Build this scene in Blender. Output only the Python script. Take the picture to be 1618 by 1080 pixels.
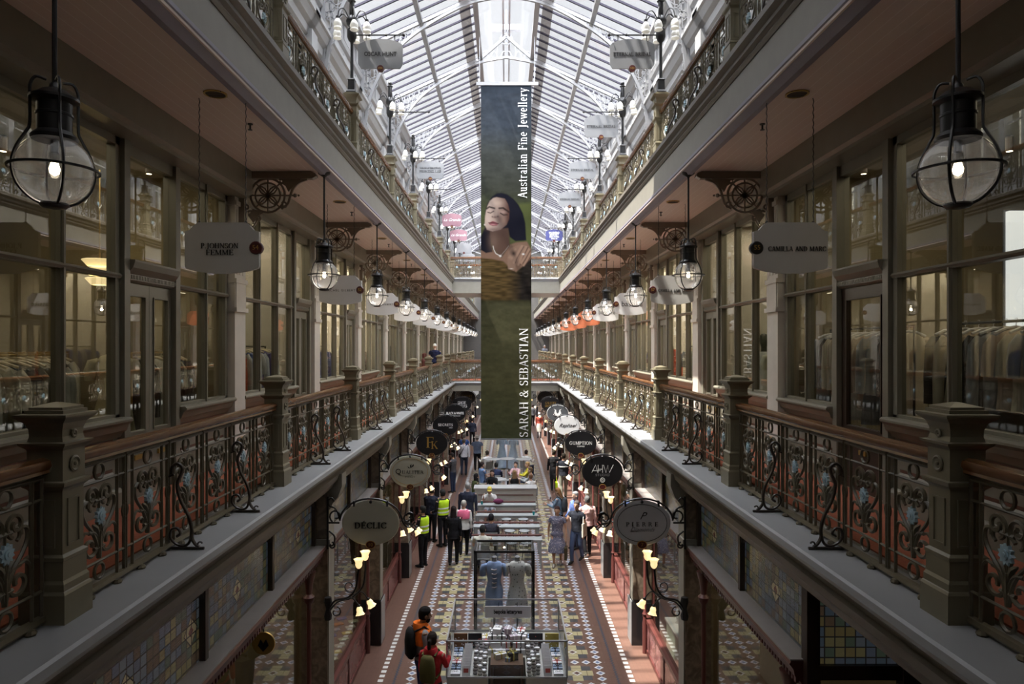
import bpy, math, random
import numpy as np
from mathutils import Vector, Matrix

PI = math.pi
sc = bpy.context.scene
for o in list(bpy.data.objects):
    bpy.data.objects.remove(o, do_unlink=True)
COL = sc.collection

# ------------------------------------------------------------------ camera, sky, sun, exposure
EYE = 6.1
F = 1079.0
cam = bpy.data.objects.new('camera', bpy.data.cameras.new('camera'))
COL.objects.link(cam)
cam.data.sensor_width = 36
cam.data.lens = F * 36 / 1618
cam.data.shift_x = 9.0 / 1618
cam.data.shift_y = 7.0 / 1618
cam.data.clip_start = 0.05
cam.data.clip_end = 400
cam.location = (0, 0, EYE)
cam.rotation_euler = (PI / 2, 0, 0)
sc.camera = cam

world = bpy.data.worlds.new('sky')
sc.world = world
world.use_nodes = True
bg = world.node_tree.nodes['Background']
bg.inputs['Color'].default_value = (0.94, 0.96, 1.0, 1)
bg.inputs['Strength'].default_value = 0.70

sun = bpy.data.objects.new('sun', bpy.data.lights.new('sun', 'SUN'))
COL.objects.link(sun)
sun.data.energy = 20
sun.data.angle = math.radians(0.7)
sun.data.color = (1.0, 0.93, 0.82)
_sd = Vector((0.42, 0.13, -1.0))
sun.rotation_euler = _sd.to_track_quat('-Z', 'Y').to_euler()
# bright overcast daylight coming broadly from above
day = bpy.data.objects.new('overcast_daylight', bpy.data.lights.new('overcast_daylight', 'SUN'))
COL.objects.link(day)
day.data.energy = 32
day.data.angle = math.radians(120)
day.data.color = (0.92, 0.95, 1.0)
day.rotation_euler = Vector((0.03, 0.5, -1.0)).to_track_quat('-Z', 'Y').to_euler()

sc.view_settings.view_transform = 'Standard'
sc.view_settings.look = 'None'
sc.view_settings.gamma = 1
sc.view_settings.use_curve_mapping = False
sc.view_settings.exposure = 0.35
cy = sc.cycles
cy.max_bounces = 8
cy.diffuse_bounces = 5
cy.glossy_bounces = 3
cy.transmission_bounces = 4
cy.transparent_max_bounces = 24
cy.caustics_reflective = False
cy.caustics_refractive = False
cy.sample_clamp_indirect = 4.0
cy.use_denoising = True

# ------------------------------------------------------------------ materials
def _mat(name):
    m = bpy.data.materials.new(name)
    m.use_nodes = True
    return m, m.node_tree, m.node_tree.nodes['Principled BSDF']

def mat(name, col, rough=0.5, metal=0.0, noise=0.12, scale=6.0, bump=0.0, spec=0.5, emit=0.0, ecol=None):
    m, nt, b = _mat(name)
    b.inputs['Base Color'].default_value = (*col, 1)
    b.inputs['Roughness'].default_value = rough
    b.inputs['Metallic'].default_value = metal
    b.inputs['Specular IOR Level'].default_value = spec
    if emit:
        b.inputs['Emission Color'].default_value = (*(ecol or col), 1)
        b.inputs['Emission Strength'].default_value = emit
    if noise or bump:
        tc = nt.nodes.new('ShaderNodeTexCoord')
        n = nt.nodes.new('ShaderNodeTexNoise')
        n.inputs['Scale'].default_value = scale
        n.inputs['Detail'].default_value = 5
        nt.links.new(tc.outputs['Object'], n.inputs['Vector'])
        if noise:
            mx = nt.nodes.new('ShaderNodeMix'); mx.data_type = 'RGBA'
            mx.inputs[6].default_value = (*[c * (1 - noise) for c in col], 1)
            mx.inputs[7].default_value = (*[min(1, c * (1 + noise)) for c in col], 1)
            nt.links.new(n.outputs['Fac'], mx.inputs[0])
            nt.links.new(mx.outputs[2], b.inputs['Base Color'])
        if bump:
            bp = nt.nodes.new('ShaderNodeBump')
            bp.inputs['Strength'].default_value = bump
            bp.inputs['Distance'].default_value = 0.01
            nt.links.new(n.outputs['Fac'], bp.inputs['Height'])
            nt.links.new(bp.outputs['Normal'], b.inputs['Normal'])
    return m

def glass(name, tint=(1, 1, 1), ior=1.5, boost=0.0, rough=0.0, block=0.0, bcol=(0.5, 0.5, 0.5)):
    """thin sheet of glass: clear, with a mirror reflection that grows at grazing angles"""
    m = bpy.data.materials.new(name); m.use_nodes = True
    nt = m.node_tree; nt.nodes.clear()
    out = nt.nodes.new('ShaderNodeOutputMaterial')
    tr = nt.nodes.new('ShaderNodeBsdfTransparent'); tr.inputs[0].default_value = (*tint, 1)
    gl = nt.nodes.new('ShaderNodeBsdfGlossy'); gl.inputs['Roughness'].default_value = rough
    fr = nt.nodes.new('ShaderNodeFresnel'); ge = nt.nodes.new('ShaderNodeNewGeometry')
    pw = nt.nodes.new('ShaderNodeMath'); pw.operation = 'MULTIPLY_ADD'      # same index seen from either face of the sheet
    pw.inputs[1].default_value = 1 / ior - ior; pw.inputs[2].default_value = ior
    nt.links.new(ge.outputs['Backfacing'], pw.inputs[0]); nt.links.new(pw.outputs[0], fr.inputs[0])
    ad = nt.nodes.new('ShaderNodeMath'); ad.operation = 'ADD'; ad.inputs[1].default_value = boost; ad.use_clamp = True
    mx = nt.nodes.new('ShaderNodeMixShader')
    nt.links.new(fr.outputs[0], ad.inputs[0]); nt.links.new(ad.outputs[0], mx.inputs[0])
    last = tr.outputs[0]
    if block:
        df = nt.nodes.new('ShaderNodeBsdfDiffuse'); df.inputs[0].default_value = (*bcol, 1)
        m2 = nt.nodes.new('ShaderNodeMixShader'); m2.inputs[0].default_value = block
        nt.links.new(tr.outputs[0], m2.inputs[1]); nt.links.new(df.outputs[0], m2.inputs[2]); last = m2.outputs[0]
    nt.links.new(last, mx.inputs[1]); nt.links.new(gl.outputs[0], mx.inputs[2])
    nt.links.new(mx.outputs[0], out.inputs[0])
    return m

class E:
    """tiny expression helper over math nodes"""
    nt = None
    def __init__(s, v): s.v = v
    @staticmethod
    def op(o, *a):
        n = E.nt.nodes.new('ShaderNodeMath'); n.operation = o
        for i, x in enumerate(a):
            x = x.v if isinstance(x, E) else x
            if isinstance(x, (int, float)): n.inputs[i].default_value = x
            else: E.nt.links.new(x, n.inputs[i])
        return E(n.outputs[0])
    def __add__(s, o): return E.op('ADD', s, o)
    def __radd__(s, o): return E.op('ADD', s, o)
    def __sub__(s, o): return E.op('SUBTRACT', s, o)
    def __rsub__(s, o): return E.op('SUBTRACT', o, s)
    def __mul__(s, o): return E.op('MULTIPLY', s, o)
    def __rmul__(s, o): return E.op('MULTIPLY', s, o)
    def __truediv__(s, o): return E.op('DIVIDE', s, o)
    def __lt__(s, o): return E.op('LESS_THAN', s, o)
    def __gt__(s, o): return E.op('GREATER_THAN', s, o)
    def __and__(s, o): return E.op('MULTIPLY', s, o)
    def __or__(s, o): return E.op('MAXIMUM', s, o)
    def abs(s): return E.op('ABSOLUTE', s)
    def fract(s): return E.op('FRACT', s)
    def floor(s): return E.op('FLOOR', s)

def xyz(nt):
    E.nt = nt
    g = nt.nodes.new('ShaderNodeNewGeometry'); s = nt.nodes.new('ShaderNodeSeparateXYZ')
    nt.links.new(g.outputs['Position'], s.inputs[0])
    return E(s.outputs[0]), E(s.outputs[1]), E(s.outputs[2])

def layer(nt, base, mask, col):
    mx = nt.nodes.new('ShaderNodeMix'); mx.data_type = 'RGBA'
    nt.links.new(mask.v, mx.inputs[0])
    if isinstance(base, tuple): mx.inputs[6].default_value = (*base, 1)
    else: nt.links.new(base, mx.inputs[6])
    if isinstance(col, tuple): mx.inputs[7].default_value = (*col, 1)
    else: nt.links.new(col, mx.inputs[7])
    return mx.outputs[2]

def whiten(nt, vecs):
    c = nt.nodes.new('ShaderNodeCombineXYZ')
    for i, v in enumerate(vecs): nt.links.new(v.v, c.inputs[i])
    w = nt.nodes.new('ShaderNodeTexWhiteNoise'); w.noise_dimensions = '3D'
    nt.links.new(c.outputs[0], w.inputs['Vector'])
    return E(w.outputs['Value'])

def floor_mat():
    m, nt, b = _mat('tessellated_tiles')
    X, Y, Z = xyz(nt)
    a = X.abs(); P = 0.88
    u = ((a / P).fract() - 0.5) * P
    v = ((Y / P).fract() - 0.5) * P
    ub, vb = u.abs(), v.abs()
    inner = a < 1.9
    p = P / 4
    cu = ub * -1 + P / 2            # distance to a column line
    cv = vb * -1 + P / 2
    fy = ((Y / p).fract() - 0.5).abs() * -p + p / 2
    fx = ((a / p).fract() - 0.5).abs() * -p + p / 2
    dc = cu + fy; dr = cv + fx
    c = (0.135, 0.074, 0.056)
    grid = ((X * 14).fract() < 0.09) | ((Y * 14).fract() < 0.09)
    c = layer(nt, c, grid, (0.105, 0.06, 0.046))
    w = whiten(nt, ((X * 14).floor(), (Y * 14).floor(), E.op('ADD', 0.0, 0.0)))
    c = layer(nt, c, w * 0.35, (0.17, 0.098, 0.075))
    corner = (ub > 0.095) & (vb > 0.095) & (ub < 0.27) & (vb < 0.27) & inner
    c = layer(nt, c, corner, (0.055, 0.058, 0.068))
    arm = (((ub < 0.095) & (vb < 0.30)) | ((vb < 0.095) & (ub < 0.30))) & inner
    c = layer(nt, c, arm, (0.36, 0.32, 0.175))
    c = layer(nt, c, arm & (((ub - vb).abs() < 0.012) | ((ub - 0.19).abs() < 0.008) | ((vb - 0.19).abs() < 0.008)), (0.2, 0.16, 0.08))
    ctr = (ub + vb) 
    c = layer(nt, c, (ctr < 0.10) & inner, (0.5, 0.5, 0.47))
    c = layer(nt, c, (ctr < 0.06) & inner, (0.08, 0.03, 0.03))
    c = layer(nt, c, ((dc < 0.09) | (dr < 0.09)) & inner, (0.55, 0.58, 0.60))
    c = layer(nt, c, ((dc < 0.05) | (dr < 0.05)) & inner, (0.16, 0.22, 0.36))
    dash = ((a - 2.3).abs() < 0.048) & ((Y / 0.175).fract() < 0.56)
    c = layer(nt, c, dash, (0.62, 0.63, 0.62))
    zig = ((a - 2.06 + (((Y / 0.09).fract() - 0.5).abs() * 0.06)).abs() < 0.02)
    c = layer(nt, c, zig, (0.05, 0.06, 0.085))
    nt.links.new(c, b.inputs['Base Color'])
    b.inputs['Roughness'].default_value = 0.32
    return m

def stained_mat():
    m, nt, b = _mat('leaded_coloured_glass')
    X, Y, Z = xyz(nt)
    t = X.abs() + Y
    q = 0.095
    gx, gz = t / q, Z / q
    w = whiten(nt, (gx.floor(), gz.floor(), (X * 0.1).floor()))
    r = nt.nodes.new('ShaderNodeValToRGB'); r.color_ramp.interpolation = 'CONSTANT'
    cols = [(0.035, 0.045, 0.055), (0.07, 0.055, 0.025), (0.035, 0.045, 0.032), (0.05, 0.056, 0.062), (0.05, 0.034, 0.022), (0.04, 0.046, 0.058), (0.075, 0.065, 0.032)]
    while len(r.color_ramp.elements) < len(cols): r.color_ramp.elements.new(0.5)
    for i, cc in enumerate(cols):
        r.color_ramp.elements[i].position = i / len(cols); r.color_ramp.elements[i].color = (*cc, 1)
    nt.links.new(w.v, r.inputs[0])
    # a lozenge motif in the middle height of each light, every 0.95 m
    du = (((t / 1.05).fract() - 0.5) * 1.05).abs(); dv = (Z - 3.55).abs()
    c = layer(nt, r.outputs[0], (du + dv < 0.13), (0.12, 0.10, 0.06))
    c = layer(nt, c, (du + dv < 0.05), (0.06, 0.02, 0.015))
    lead = (gx.fract() < 0.13) | (gz.fract() < 0.13) | ((du + dv - 0.13).abs() < 0.008)
    c = layer(nt, c, lead, (0.012, 0.011, 0.01))
    nt.links.new(c, b.inputs['Base Color'])
    nt.links.new(c, b.inputs['Emission Color']); b.inputs['Emission Strength'].default_value = 0.35      # glow put into the glass, standing in for shop light behind it
    b.inputs['Roughness'].default_value = 0.2
    n = nt.nodes.new('ShaderNodeTexNoise'); n.inputs['Scale'].default_value = 60
    bp = nt.nodes.new('ShaderNodeBump'); bp.inputs['Strength'].default_value = 0.35; bp.inputs['Distance'].default_value = 0.01
    nt.links.new(n.outputs['Fac'], bp.inputs['Height']); nt.links.new(bp.outputs['Normal'], b.inputs['Normal'])
    return m

def board_mat(name, col, line, pitch=0.115):
    m, nt, b = _mat(name)
    X, Y, Z = xyz(nt)
    c = layer(nt, col, ((X.abs() / pitch).fract() < 0.05), line)
    nt.links.new(c, b.inputs['Base Color'])
    b.inputs['Roughness'].default_value = 0.55
    return m

def marble_mat(name, c1, c2, scale=4, rough=0.2):
    m, nt, b = _mat(name)
    tc = nt.nodes.new('ShaderNodeTexCoord'); n = nt.nodes.new('ShaderNodeTexNoise')
    n.inputs['Scale'].default_value = scale; n.inputs['Detail'].default_value = 8; n.inputs['Distortion'].default_value = 1.2
    nt.links.new(tc.outputs['Object'], n.inputs['Vector'])
    r = nt.nodes.new('ShaderNodeValToRGB')
    r.color_ramp.elements[0].position = 0.38; r.color_ramp.elements[0].color = (*c1, 1)
    r.color_ramp.elements[1].position = 0.66; r.color_ramp.elements[1].color = (*c2, 1)
    nt.links.new(n.outputs['Fac'], r.inputs[0]); nt.links.new(r.outputs[0], b.inputs['Base Color'])
    b.inputs['Roughness'].default_value = rough
    return m

def print_mat(name, base, spot, scale=18, thr=0.62):
    m, nt, b = _mat(name)
    tc = nt.nodes.new('ShaderNodeTexCoord'); n = nt.nodes.new('ShaderNodeTexVoronoi')
    n.inputs['Scale'].default_value = scale
    nt.links.new(tc.outputs['Object'], n.inputs['Vector'])
    r = nt.nodes.new('ShaderNodeValToRGB')
    r.color_ramp.elements[0].position = thr * 0.5; r.color_ramp.elements[0].color = (*spot, 1)
    r.color_ramp.elements[1].position = thr * 0.5 + 0.05; r.color_ramp.elements[1].color = (*base, 1)
    nt.links.new(n.outputs['Distance'], r.inputs[0]); nt.links.new(r.outputs[0], b.inputs['Base Color'])
    b.inputs['Roughness'].default_value = 0.8
    return m

M = {}
M['sage'] = mat('sage_grey_paint', (0.22, 0.205, 0.16), 0.38, bump=0.05)
M['sage_iron'] = mat('khaki_painted_iron', (0.105, 0.088, 0.055), 0.35, spec=0.6, noise=0.2, scale=20)
M['tan_iron'] = mat('tan_painted_iron', (0.24, 0.19, 0.145), 0.4)
M['stay'] = mat('dark_brown_iron', (0.035, 0.025, 0.020), 0.35, noise=0)
M['post'] = mat('khaki_painted_post', (0.195, 0.172, 0.115), 0.38)
M['cream'] = mat('cream_paint', (0.62, 0.575, 0.51), 0.42)
M['cream2'] = mat('pale_cream_cornice_paint', (0.245, 0.23, 0.195), 0.45)
M['olive'] = mat('olive_moulding_paint', (0.16, 0.14, 0.115), 0.45)
M['lilac'] = mat('grey_lilac_moulding_paint', (0.28, 0.26, 0.33), 0.45)
M['ledge'] = mat('grey_ledge_paint', (0.285, 0.29, 0.30), 0.35, noise=0.08, scale=3)
M['white'] = mat('white_paint', (0.31, 0.31, 0.315), 0.45)
M['soffit'] = board_mat('pink_cream_boarding', (0.80, 0.67, 0.60), (0.95, 0.87, 0.82))
M['carpet'] = mat('brick_red_carpet', (0.30, 0.085, 0.042), 0.95, noise=0.3, scale=40)
M['brownline'] = mat('red_brown_panel_line', (0.13, 0.055, 0.035), 0.5)
M['rail'] = mat('varnished_brown_handrail', (0.15, 0.064, 0.026), 0.22, noise=0.35, scale=9)
M['black'] = mat('black_painted_iron', (0.012, 0.012, 0.014), 0.38, noise=0)
M['flower'] = mat('pale_blue_enamel', (0.36, 0.50, 0.58), 0.4)
M['dark'] = mat('dark_stained_wood', (0.045, 0.028, 0.020), 0.4, bump=0.08, scale=12)
M['red_wood'] = mat('dark_red_stained_wood', (0.10, 0.030, 0.026), 0.35)
M['stone'] = marble_mat('brown_marble', (0.13, 0.095, 0.07), (0.27, 0.21, 0.16), 7, 0.3)
M['plinth'] = mat('black_polished_plinth', (0.02, 0.02, 0.022), 0.2, noise=0)
M['plinth_side'] = mat('grey_metal_edge', (0.25, 0.26, 0.27), 0.3)
M['rose'] = marble_mat('rose_marble', (0.15, 0.055, 0.055), (0.30, 0.15, 0.145), 5, 0.18)
M['greywood'] = mat('weathered_grey_sill', (0.27, 0.245, 0.235), 0.35)
M['shopglass'] = glass('shop_window_glass', (0.86, 0.87, 0.84), 1.5, 0.03)
M['clearglass'] = glass('clear_glass', (0.93, 0.94, 0.95), 1.45, 0.02)
M['lampglass'] = glass('clear_globe_glass', (0.86, 0.87, 0.88), 1.5, 0.05, block=0.10, bcol=(0.8, 0.8, 0.8))
M['roofglass'] = glass('roof_glass', (0.94, 0.95, 0.96), 1.2, 0.0, block=0.12, bcol=(0.8, 0.8, 0.82))
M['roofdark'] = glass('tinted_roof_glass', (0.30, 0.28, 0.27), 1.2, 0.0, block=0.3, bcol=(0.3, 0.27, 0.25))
M['bar'] = mat('dark_blue_glazing_bar', (0.016, 0.013, 0.028), 0.8, noise=0)
M['rib'] = mat('white_painted_iron', (0.23, 0.23, 0.24), 0.4)
M['bulb'] = mat('glowing_bulb', (1, 0.9, 0.7), 0.5, noise=0, emit=9, ecol=(1, 0.83, 0.58))
M['tulip'] = mat('lit_frosted_shade', (0.9, 0.85, 0.7), 0.5, noise=0, emit=0.85, ecol=(1, 0.74, 0.36))
M['frost'] = mat('frosted_white_shade', (0.85, 0.85, 0.82), 0.4, noise=0, emit=0.12, ecol=(1, 0.93, 0.8))
M['frost_panel'] = mat('lit_white_panel', (0.9, 0.9, 0.9), 0.5, noise=0, emit=0.7, ecol=(0.92, 0.96, 1.0))
M['floor'] = floor_mat()
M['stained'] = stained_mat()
M['board'] = mat('pale_sign_paint', (0.50, 0.485, 0.47), 0.4, noise=0.05)
M['board_w'] = mat('white_sign_paint', (0.72, 0.72, 0.73), 0.4, noise=0.05)
M['board_grey'] = mat('blue_grey_sign_paint', (0.50, 0.50, 0.53), 0.4, noise=0.05)
M['board_up'] = mat('grey_sign_paint', (0.23, 0.235, 0.25), 0.5, noise=0.05)
M['pink'] = mat('dusty_pink_sign', (0.27, 0.14, 0.175), 0.5, noise=0.05)
M['navy'] = mat('royal_blue_sign', (0.045, 0.05, 0.18), 0.5, noise=0.05)
M['coral'] = mat('coral_sign', (0.70, 0.21, 0.10), 0.5, noise=0.05)
M['signblack'] = mat('black_sign_enamel', (0.010, 0.010, 0.012), 0.3, noise=0)
M['signgrey'] = mat('slate_sign_enamel', (0.09, 0.095, 0.105), 0.4, noise=0)
M['khaki'] = mat('khaki_sign_enamel', (0.52, 0.51, 0.42), 0.35, noise=0.05)
M['gold'] = mat('gold_leaf', (0.55, 0.34, 0.09), 0.35, 0.6, noise=0)
M['maroon'] = mat('maroon_number_disc', (0.075, 0.012, 0.012), 0.4, noise=0)
M['ink'] = mat('black_lettering', (0.010, 0.010, 0.011), 0.4, noise=0)
M['whiteink'] = mat('white_lettering', (0.85, 0.85, 0.85), 0.5, noise=0)
M['greyink'] = mat('grey_lettering', (0.18, 0.18, 0.19), 0.5, noise=0)
M['shopwall'] = mat('khaki_shop_wall', (0.26, 0.22, 0.13), 0.8)
M['shopfloor'] = mat('dark_shop_floor', (0.10, 0.075, 0.055), 0.6)
M['shopceil'] = mat('shop_ceiling', (0.46, 0.43, 0.38), 0.8)
M['endwall'] = mat('dark_grey_end_wall', (0.085, 0.08, 0.075), 0.8)
M['chrome'] = mat('brushed_metal', (0.42, 0.43, 0.46), 0.3, 0.7, noise=0)
M['brass'] = mat('brass', (0.55, 0.38, 0.12), 0.3, 0.8, noise=0)
M['hanger'] = mat('pale_wood_hanger', (0.62, 0.53, 0.36), 0.5, noise=0.05)
M['paper'] = mat('white_paper', (0.72, 0.72, 0.74), 0.7, noise=0.1)
M['tabletop'] = mat('pale_grey_laminate', (0.30, 0.32, 0.33), 0.35)
M['counter'] = mat('off_white_counter', (0.42, 0.41, 0.38), 0.5)
M['desk'] = mat('brown_desk', (0.10, 0.055, 0.030), 0.45)

def cloth(col, name='cloth'):
    k = ('cl',) + tuple(round(c, 3) for c in col)
    if k not in M: M[k] = mat(name, col, 0.9, noise=0.22, scale=9, bump=0.3, spec=0.2)
    return M[k]

# ------------------------------------------------------------------ mesh builder
class MB:
    def __init__(s): s.v = []; s.f = []; s.mi = []; s.cur = 0
    def add(s, vs, fs):
        b = len(s.v); s.v += [tuple(p) for p in vs]
        for f in fs: s.f.append(tuple(b + i for i in f)); s.mi.append(s.cur)
        return s
    def box(s, x0, x1, y0, y1, z0, z1):
        v = [(x, y, z) for x in (x0, x1) for y in (y0, y1) for z in (z0, z1)]
        return s.add(v, [(0, 1, 3, 2), (4, 6, 7, 5), (0, 4, 5, 1), (2, 3, 7, 6), (0, 2, 6, 4), (1, 5, 7, 3)])
    def rings(s, rs, cap=True, close=False):
        n = len(rs[0]); v = [p for r in rs for p in r]; f = []
        m = len(rs)
        for i in range(m if close else m - 1):
            a, b = i * n, ((i + 1) % m) * n
            for j in range(n): f.append((a + j, a + (j + 1) % n, b + (j + 1) % n, b + j))
        if cap and not close:
            f.append(tuple(range(n))[::-1]); f.append(tuple((m - 1) * n + j for j in range(n)))
        return s.add(v, f)
    def prism(s, poly, a, b, axis='y'):
        def P(p, t): return {'y': (p[0], t, p[1]), 'x': (t, p[0], p[1]), 'z': (p[0], p[1], t)}[axis]
        return s.rings([[P(p, a) for p in poly], [P(p, b) for p in poly]])
    def lathe(s, prof, c=(0, 0, 0), n=16, axis='z', sx=1, sy=1):
        rs = []
        for r, z in prof:
            ring = []
            for i in range(n):
                t = 2 * PI * i / n; x, y = r * math.cos(t) * sx, r * math.sin(t) * sy
                q = {'z': (x, y, z), 'y': (x, z, y), 'x': (z, x, y)}[axis]
                ring.append((c[0] + q[0], c[1] + q[1], c[2] + q[2]))
            rs.append(ring)
        return s.rings(rs)
    def sq(s, prof, c=(0, 0, 0)):
        rs = []
        for p in prof:
            hx, hy, z = (p[0], p[0], p[1]) if len(p) == 2 else p
            rs.append([(c[0] + a * hx, c[1] + b * hy, c[2] + z) for a, b in ((-1, -1), (1, -1), (1, 1), (-1, 1))])
        return s.rings(rs)
    def tube(s, path, r=0.01, n=6, close=False, flat=None):
        P = [Vector(p) for p in path]; m = len(P)
        T = []
        for i in range(m):
            a = P[(i - 1) % m] if (close or i > 0) else P[i]
            b = P[(i + 1) % m] if (close or i < m - 1) else P[i]
            t = (b - a); T.append(t.normalized() if t.length > 1e-9 else Vector((0, 0, 1)))
        up = Vector((0, 0, 1)) if abs(T[0].z) < 0.9 else Vector((1, 0, 0))
        if flat is not None: up = Vector(flat)
        u = T[0].cross(up).normalized(); rs = []
        for i in range(m):
            t = T[i]; u = (u - t * u.dot(t))
            u = u.normalized() if u.length > 1e-6 else t.orthogonal().normalized()
            w = t.cross(u)
            rr = r[i] if isinstance(r, (list, tuple)) else r
            rs.append([tuple(P[i] + (u * math.cos(2 * PI * (k + .5) / n) + w * math.sin(2 * PI * (k + .5) / n)) * rr) for k in range(n)])
        return s.rings(rs, close=close)
    def ball(s, c, r, n=12, sx=1, sy=1, sz=1):
        m = max(4, n // 2 + 1)
        return s.lathe([(max(1e-4, r * math.sin(PI * i / m)), -r * sz * math.cos(PI * i / m)) for i in range(m + 1)], c, n, sx=sx, sy=sy)
    def xf(s, mtx, i0=0):
        for i in range(i0, len(s.v)): s.v[i] = tuple(mtx @ Vector(s.v[i]))
        return s
    def build(s, name, mats, parent=None, smooth=False, loc=None, rot=None, angle=None):
        me = bpy.data.meshes.new(name)
        me.from_pydata(s.v, [], s.f)
        ms = mats if isinstance(mats, (list, tuple)) else [mats]
        for m in ms: me.materials.append(m)
        if len(ms) > 1: me.polygons.foreach_set('material_index', s.mi)
        if smooth:
            me.polygons.foreach_set('use_smooth', [True] * len(me.polygons))
            try: me.set_sharp_from_angle(angle=math.radians(angle or 40))
            except Exception: pass
        me.update()
        o = bpy.data.objects.new(name, me); COL.objects.link(o)
        if parent: o.parent = parent
        if loc: o.location = loc
        if rot: o.rotation_euler = rot
        return o

def tag(o, label=None, cat=None, group=None, kind=None):
    if label: o['label'] = label
    if cat: o['category'] = cat
    if group: o['group'] = group
    if kind: o['kind'] = kind
    return o

def thing(name, label, cat, loc=(0, 0, 0), rotz=0, group=None, sx=1, sc_=None):
    o = bpy.data.objects.new(name, None); COL.objects.link(o)
    o.empty_display_size = 0.1
    o.location = loc; o.rotation_euler = (0, 0, rotz)
    o.scale = (sx, 1, 1) if sc_ is None else sc_
    return tag(o, label, cat, group)

def struct(o, label=None):
    o['kind'] = 'structure'
    if label: o['label'] = label
    return o

KIDS = {}
def copy_tree(o, parent=None):
    c = o.copy(); COL.objects.link(c)
    if parent: c.parent = parent
    for ch in list(o.children): copy_tree(ch, c)
    return c

def dup(o, loc, label=None, rotz=None, sx=None, group=None):
    c = copy_tree(o)
    c.location = loc
    if label: c['label'] = label
    if rotz is not None: c.rotation_euler = (0, 0, rotz)
    if sx is not None: c.scale = (sx, 1, 1)
    if group: c['group'] = group
    return c

def spiral(cx, cz, r0, r1, a0, a1, n=14):
    return [(cx + (r0 + (r1 - r0) * i / n) * math.cos(math.radians(a0 + (a1 - a0) * i / n)),
             cz + (r0 + (r1 - r0) * i / n) * math.sin(math.radians(a0 + (a1 - a0) * i / n))) for i in range(n + 1)]

def bez(p, n=8):
    """Catmull-Rom through 2-D or 3-D points"""
    P = [Vector(q) for q in p]; P = [P[0] * 2 - P[1]] + P + [P[-1] * 2 - P[-2]]; out = []
    for i in range(1, len(P) - 2):
        a, b, c, d = P[i - 1:i + 3]
        for k in range(n):
            t = k / n
            out.append(0.5 * ((2 * b) + (c - a) * t + (2 * a - 5 * b + 4 * c - d) * t * t + (3 * b - a - 3 * c + d) * t ** 3))
    out.append(P[-2])
    return [tuple(q) for q in out]

ORD = ['nearest', 'second', 'third', 'fourth', 'fifth', 'sixth', 'seventh', 'eighth', 'ninth', 'tenth', 'eleventh', 'twelfth', 'thirteenth', 'fourteenth', 'fifteenth', 'sixteenth']

# ------------------------------------------------------------------ lettering
def text(body, size, m, parent, loc, rot=(PI / 2, 0, 0), ext=0.002, shear=0.0, off=0.0, sx=1.0, space=1.0, name='lettering'):
    c = bpy.data.curves.new(name, 'FONT'); c.body = body; c.size = size
    c.align_x = 'CENTER'; c.align_y = 'CENTER'; c.extrude = ext; c.shear = shear; c.offset = off; c.space_character = space
    c.resolution_u = 3
    c.materials.append(m)
    tmp = bpy.data.objects.new(name, c)
    me = bpy.data.meshes.new_from_object(tmp); bpy.data.objects.remove(tmp)
    o = bpy.data.objects.new(name, me); COL.objects.link(o)
    o.parent = parent; o.location = loc; o.rotation_euler = rot; o.scale = (sx, 1, 1)
    return o

_T, _t = 0.135, 0.05
def _rect(x0, y0, x1, y1): return [(x0, y0), (x1, y0), (x1, y1), (x0, y1)]
def _stem(x, y0=0, y1=1, w=None, s='tb'):
    w = _T if w is None else w; o = [_rect(x, y0, x + w, y1)]
    if 'b' in s: o.append(_rect(x - .07, y0, x + w + .07, y0 + .035))
    if 't' in s: o.append(_rect(x - .07, y1 - .035, x + w + .07, y1))
    if 'l' in s: o.append(_rect(x - .08, y1 - .035, x + w, y1))
    return o
def _diag(x0, y0, x1, y1, w): return [[(x0 - w / 2, y0), (x0 + w / 2, y0), (x1 + w / 2, y1), (x1 - w / 2, y1)]]
def _arc(cx, cy, rx, ry, a0, a1, T=None, t=None, n=14):
    T = _T if T is None else T; t = _t if t is None else t; o = []; pr = None
    for i in range(n + 1):
        a = math.radians(a0 + (a1 - a0) * i / n); w = (t + (T - t) * abs(math.cos(a)) ** 1.3) / 2
        c, s = math.cos(a), math.sin(a)
        p = ((cx + (rx + w) * c, cy + (ry + w) * s), (cx + (rx - w) * c, cy + (ry - w) * s))
        if pr: o.append([pr[0], p[0], p[1], pr[1]])
        pr = p
    return o
def _bar(x0, x1, y, w=None):
    w = _t if w is None else w
    return [_rect(x0, y - w / 2, x1, y + w / 2)]
def _tick(x, y0, y1): return [_rect(x - .02, min(y0, y1), x + .02, max(y0, y1))]
def _foot(x, y=0): return [_rect(x - .1, y, x + .1, y + .035)]
def _S(h=1.0, w=.5):
    a = _arc(w / 2 + .02, h * .735, w * .38, h * .215, 20, 270, T=.11); b = _arc(w / 2 + .02, h * .265, w * .42, h * .225, 90, -160, T=.12)
    return a + b + _tick(w * .9, h * .75, h * .97) + _tick(.06, h * .04, h * .28)
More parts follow.
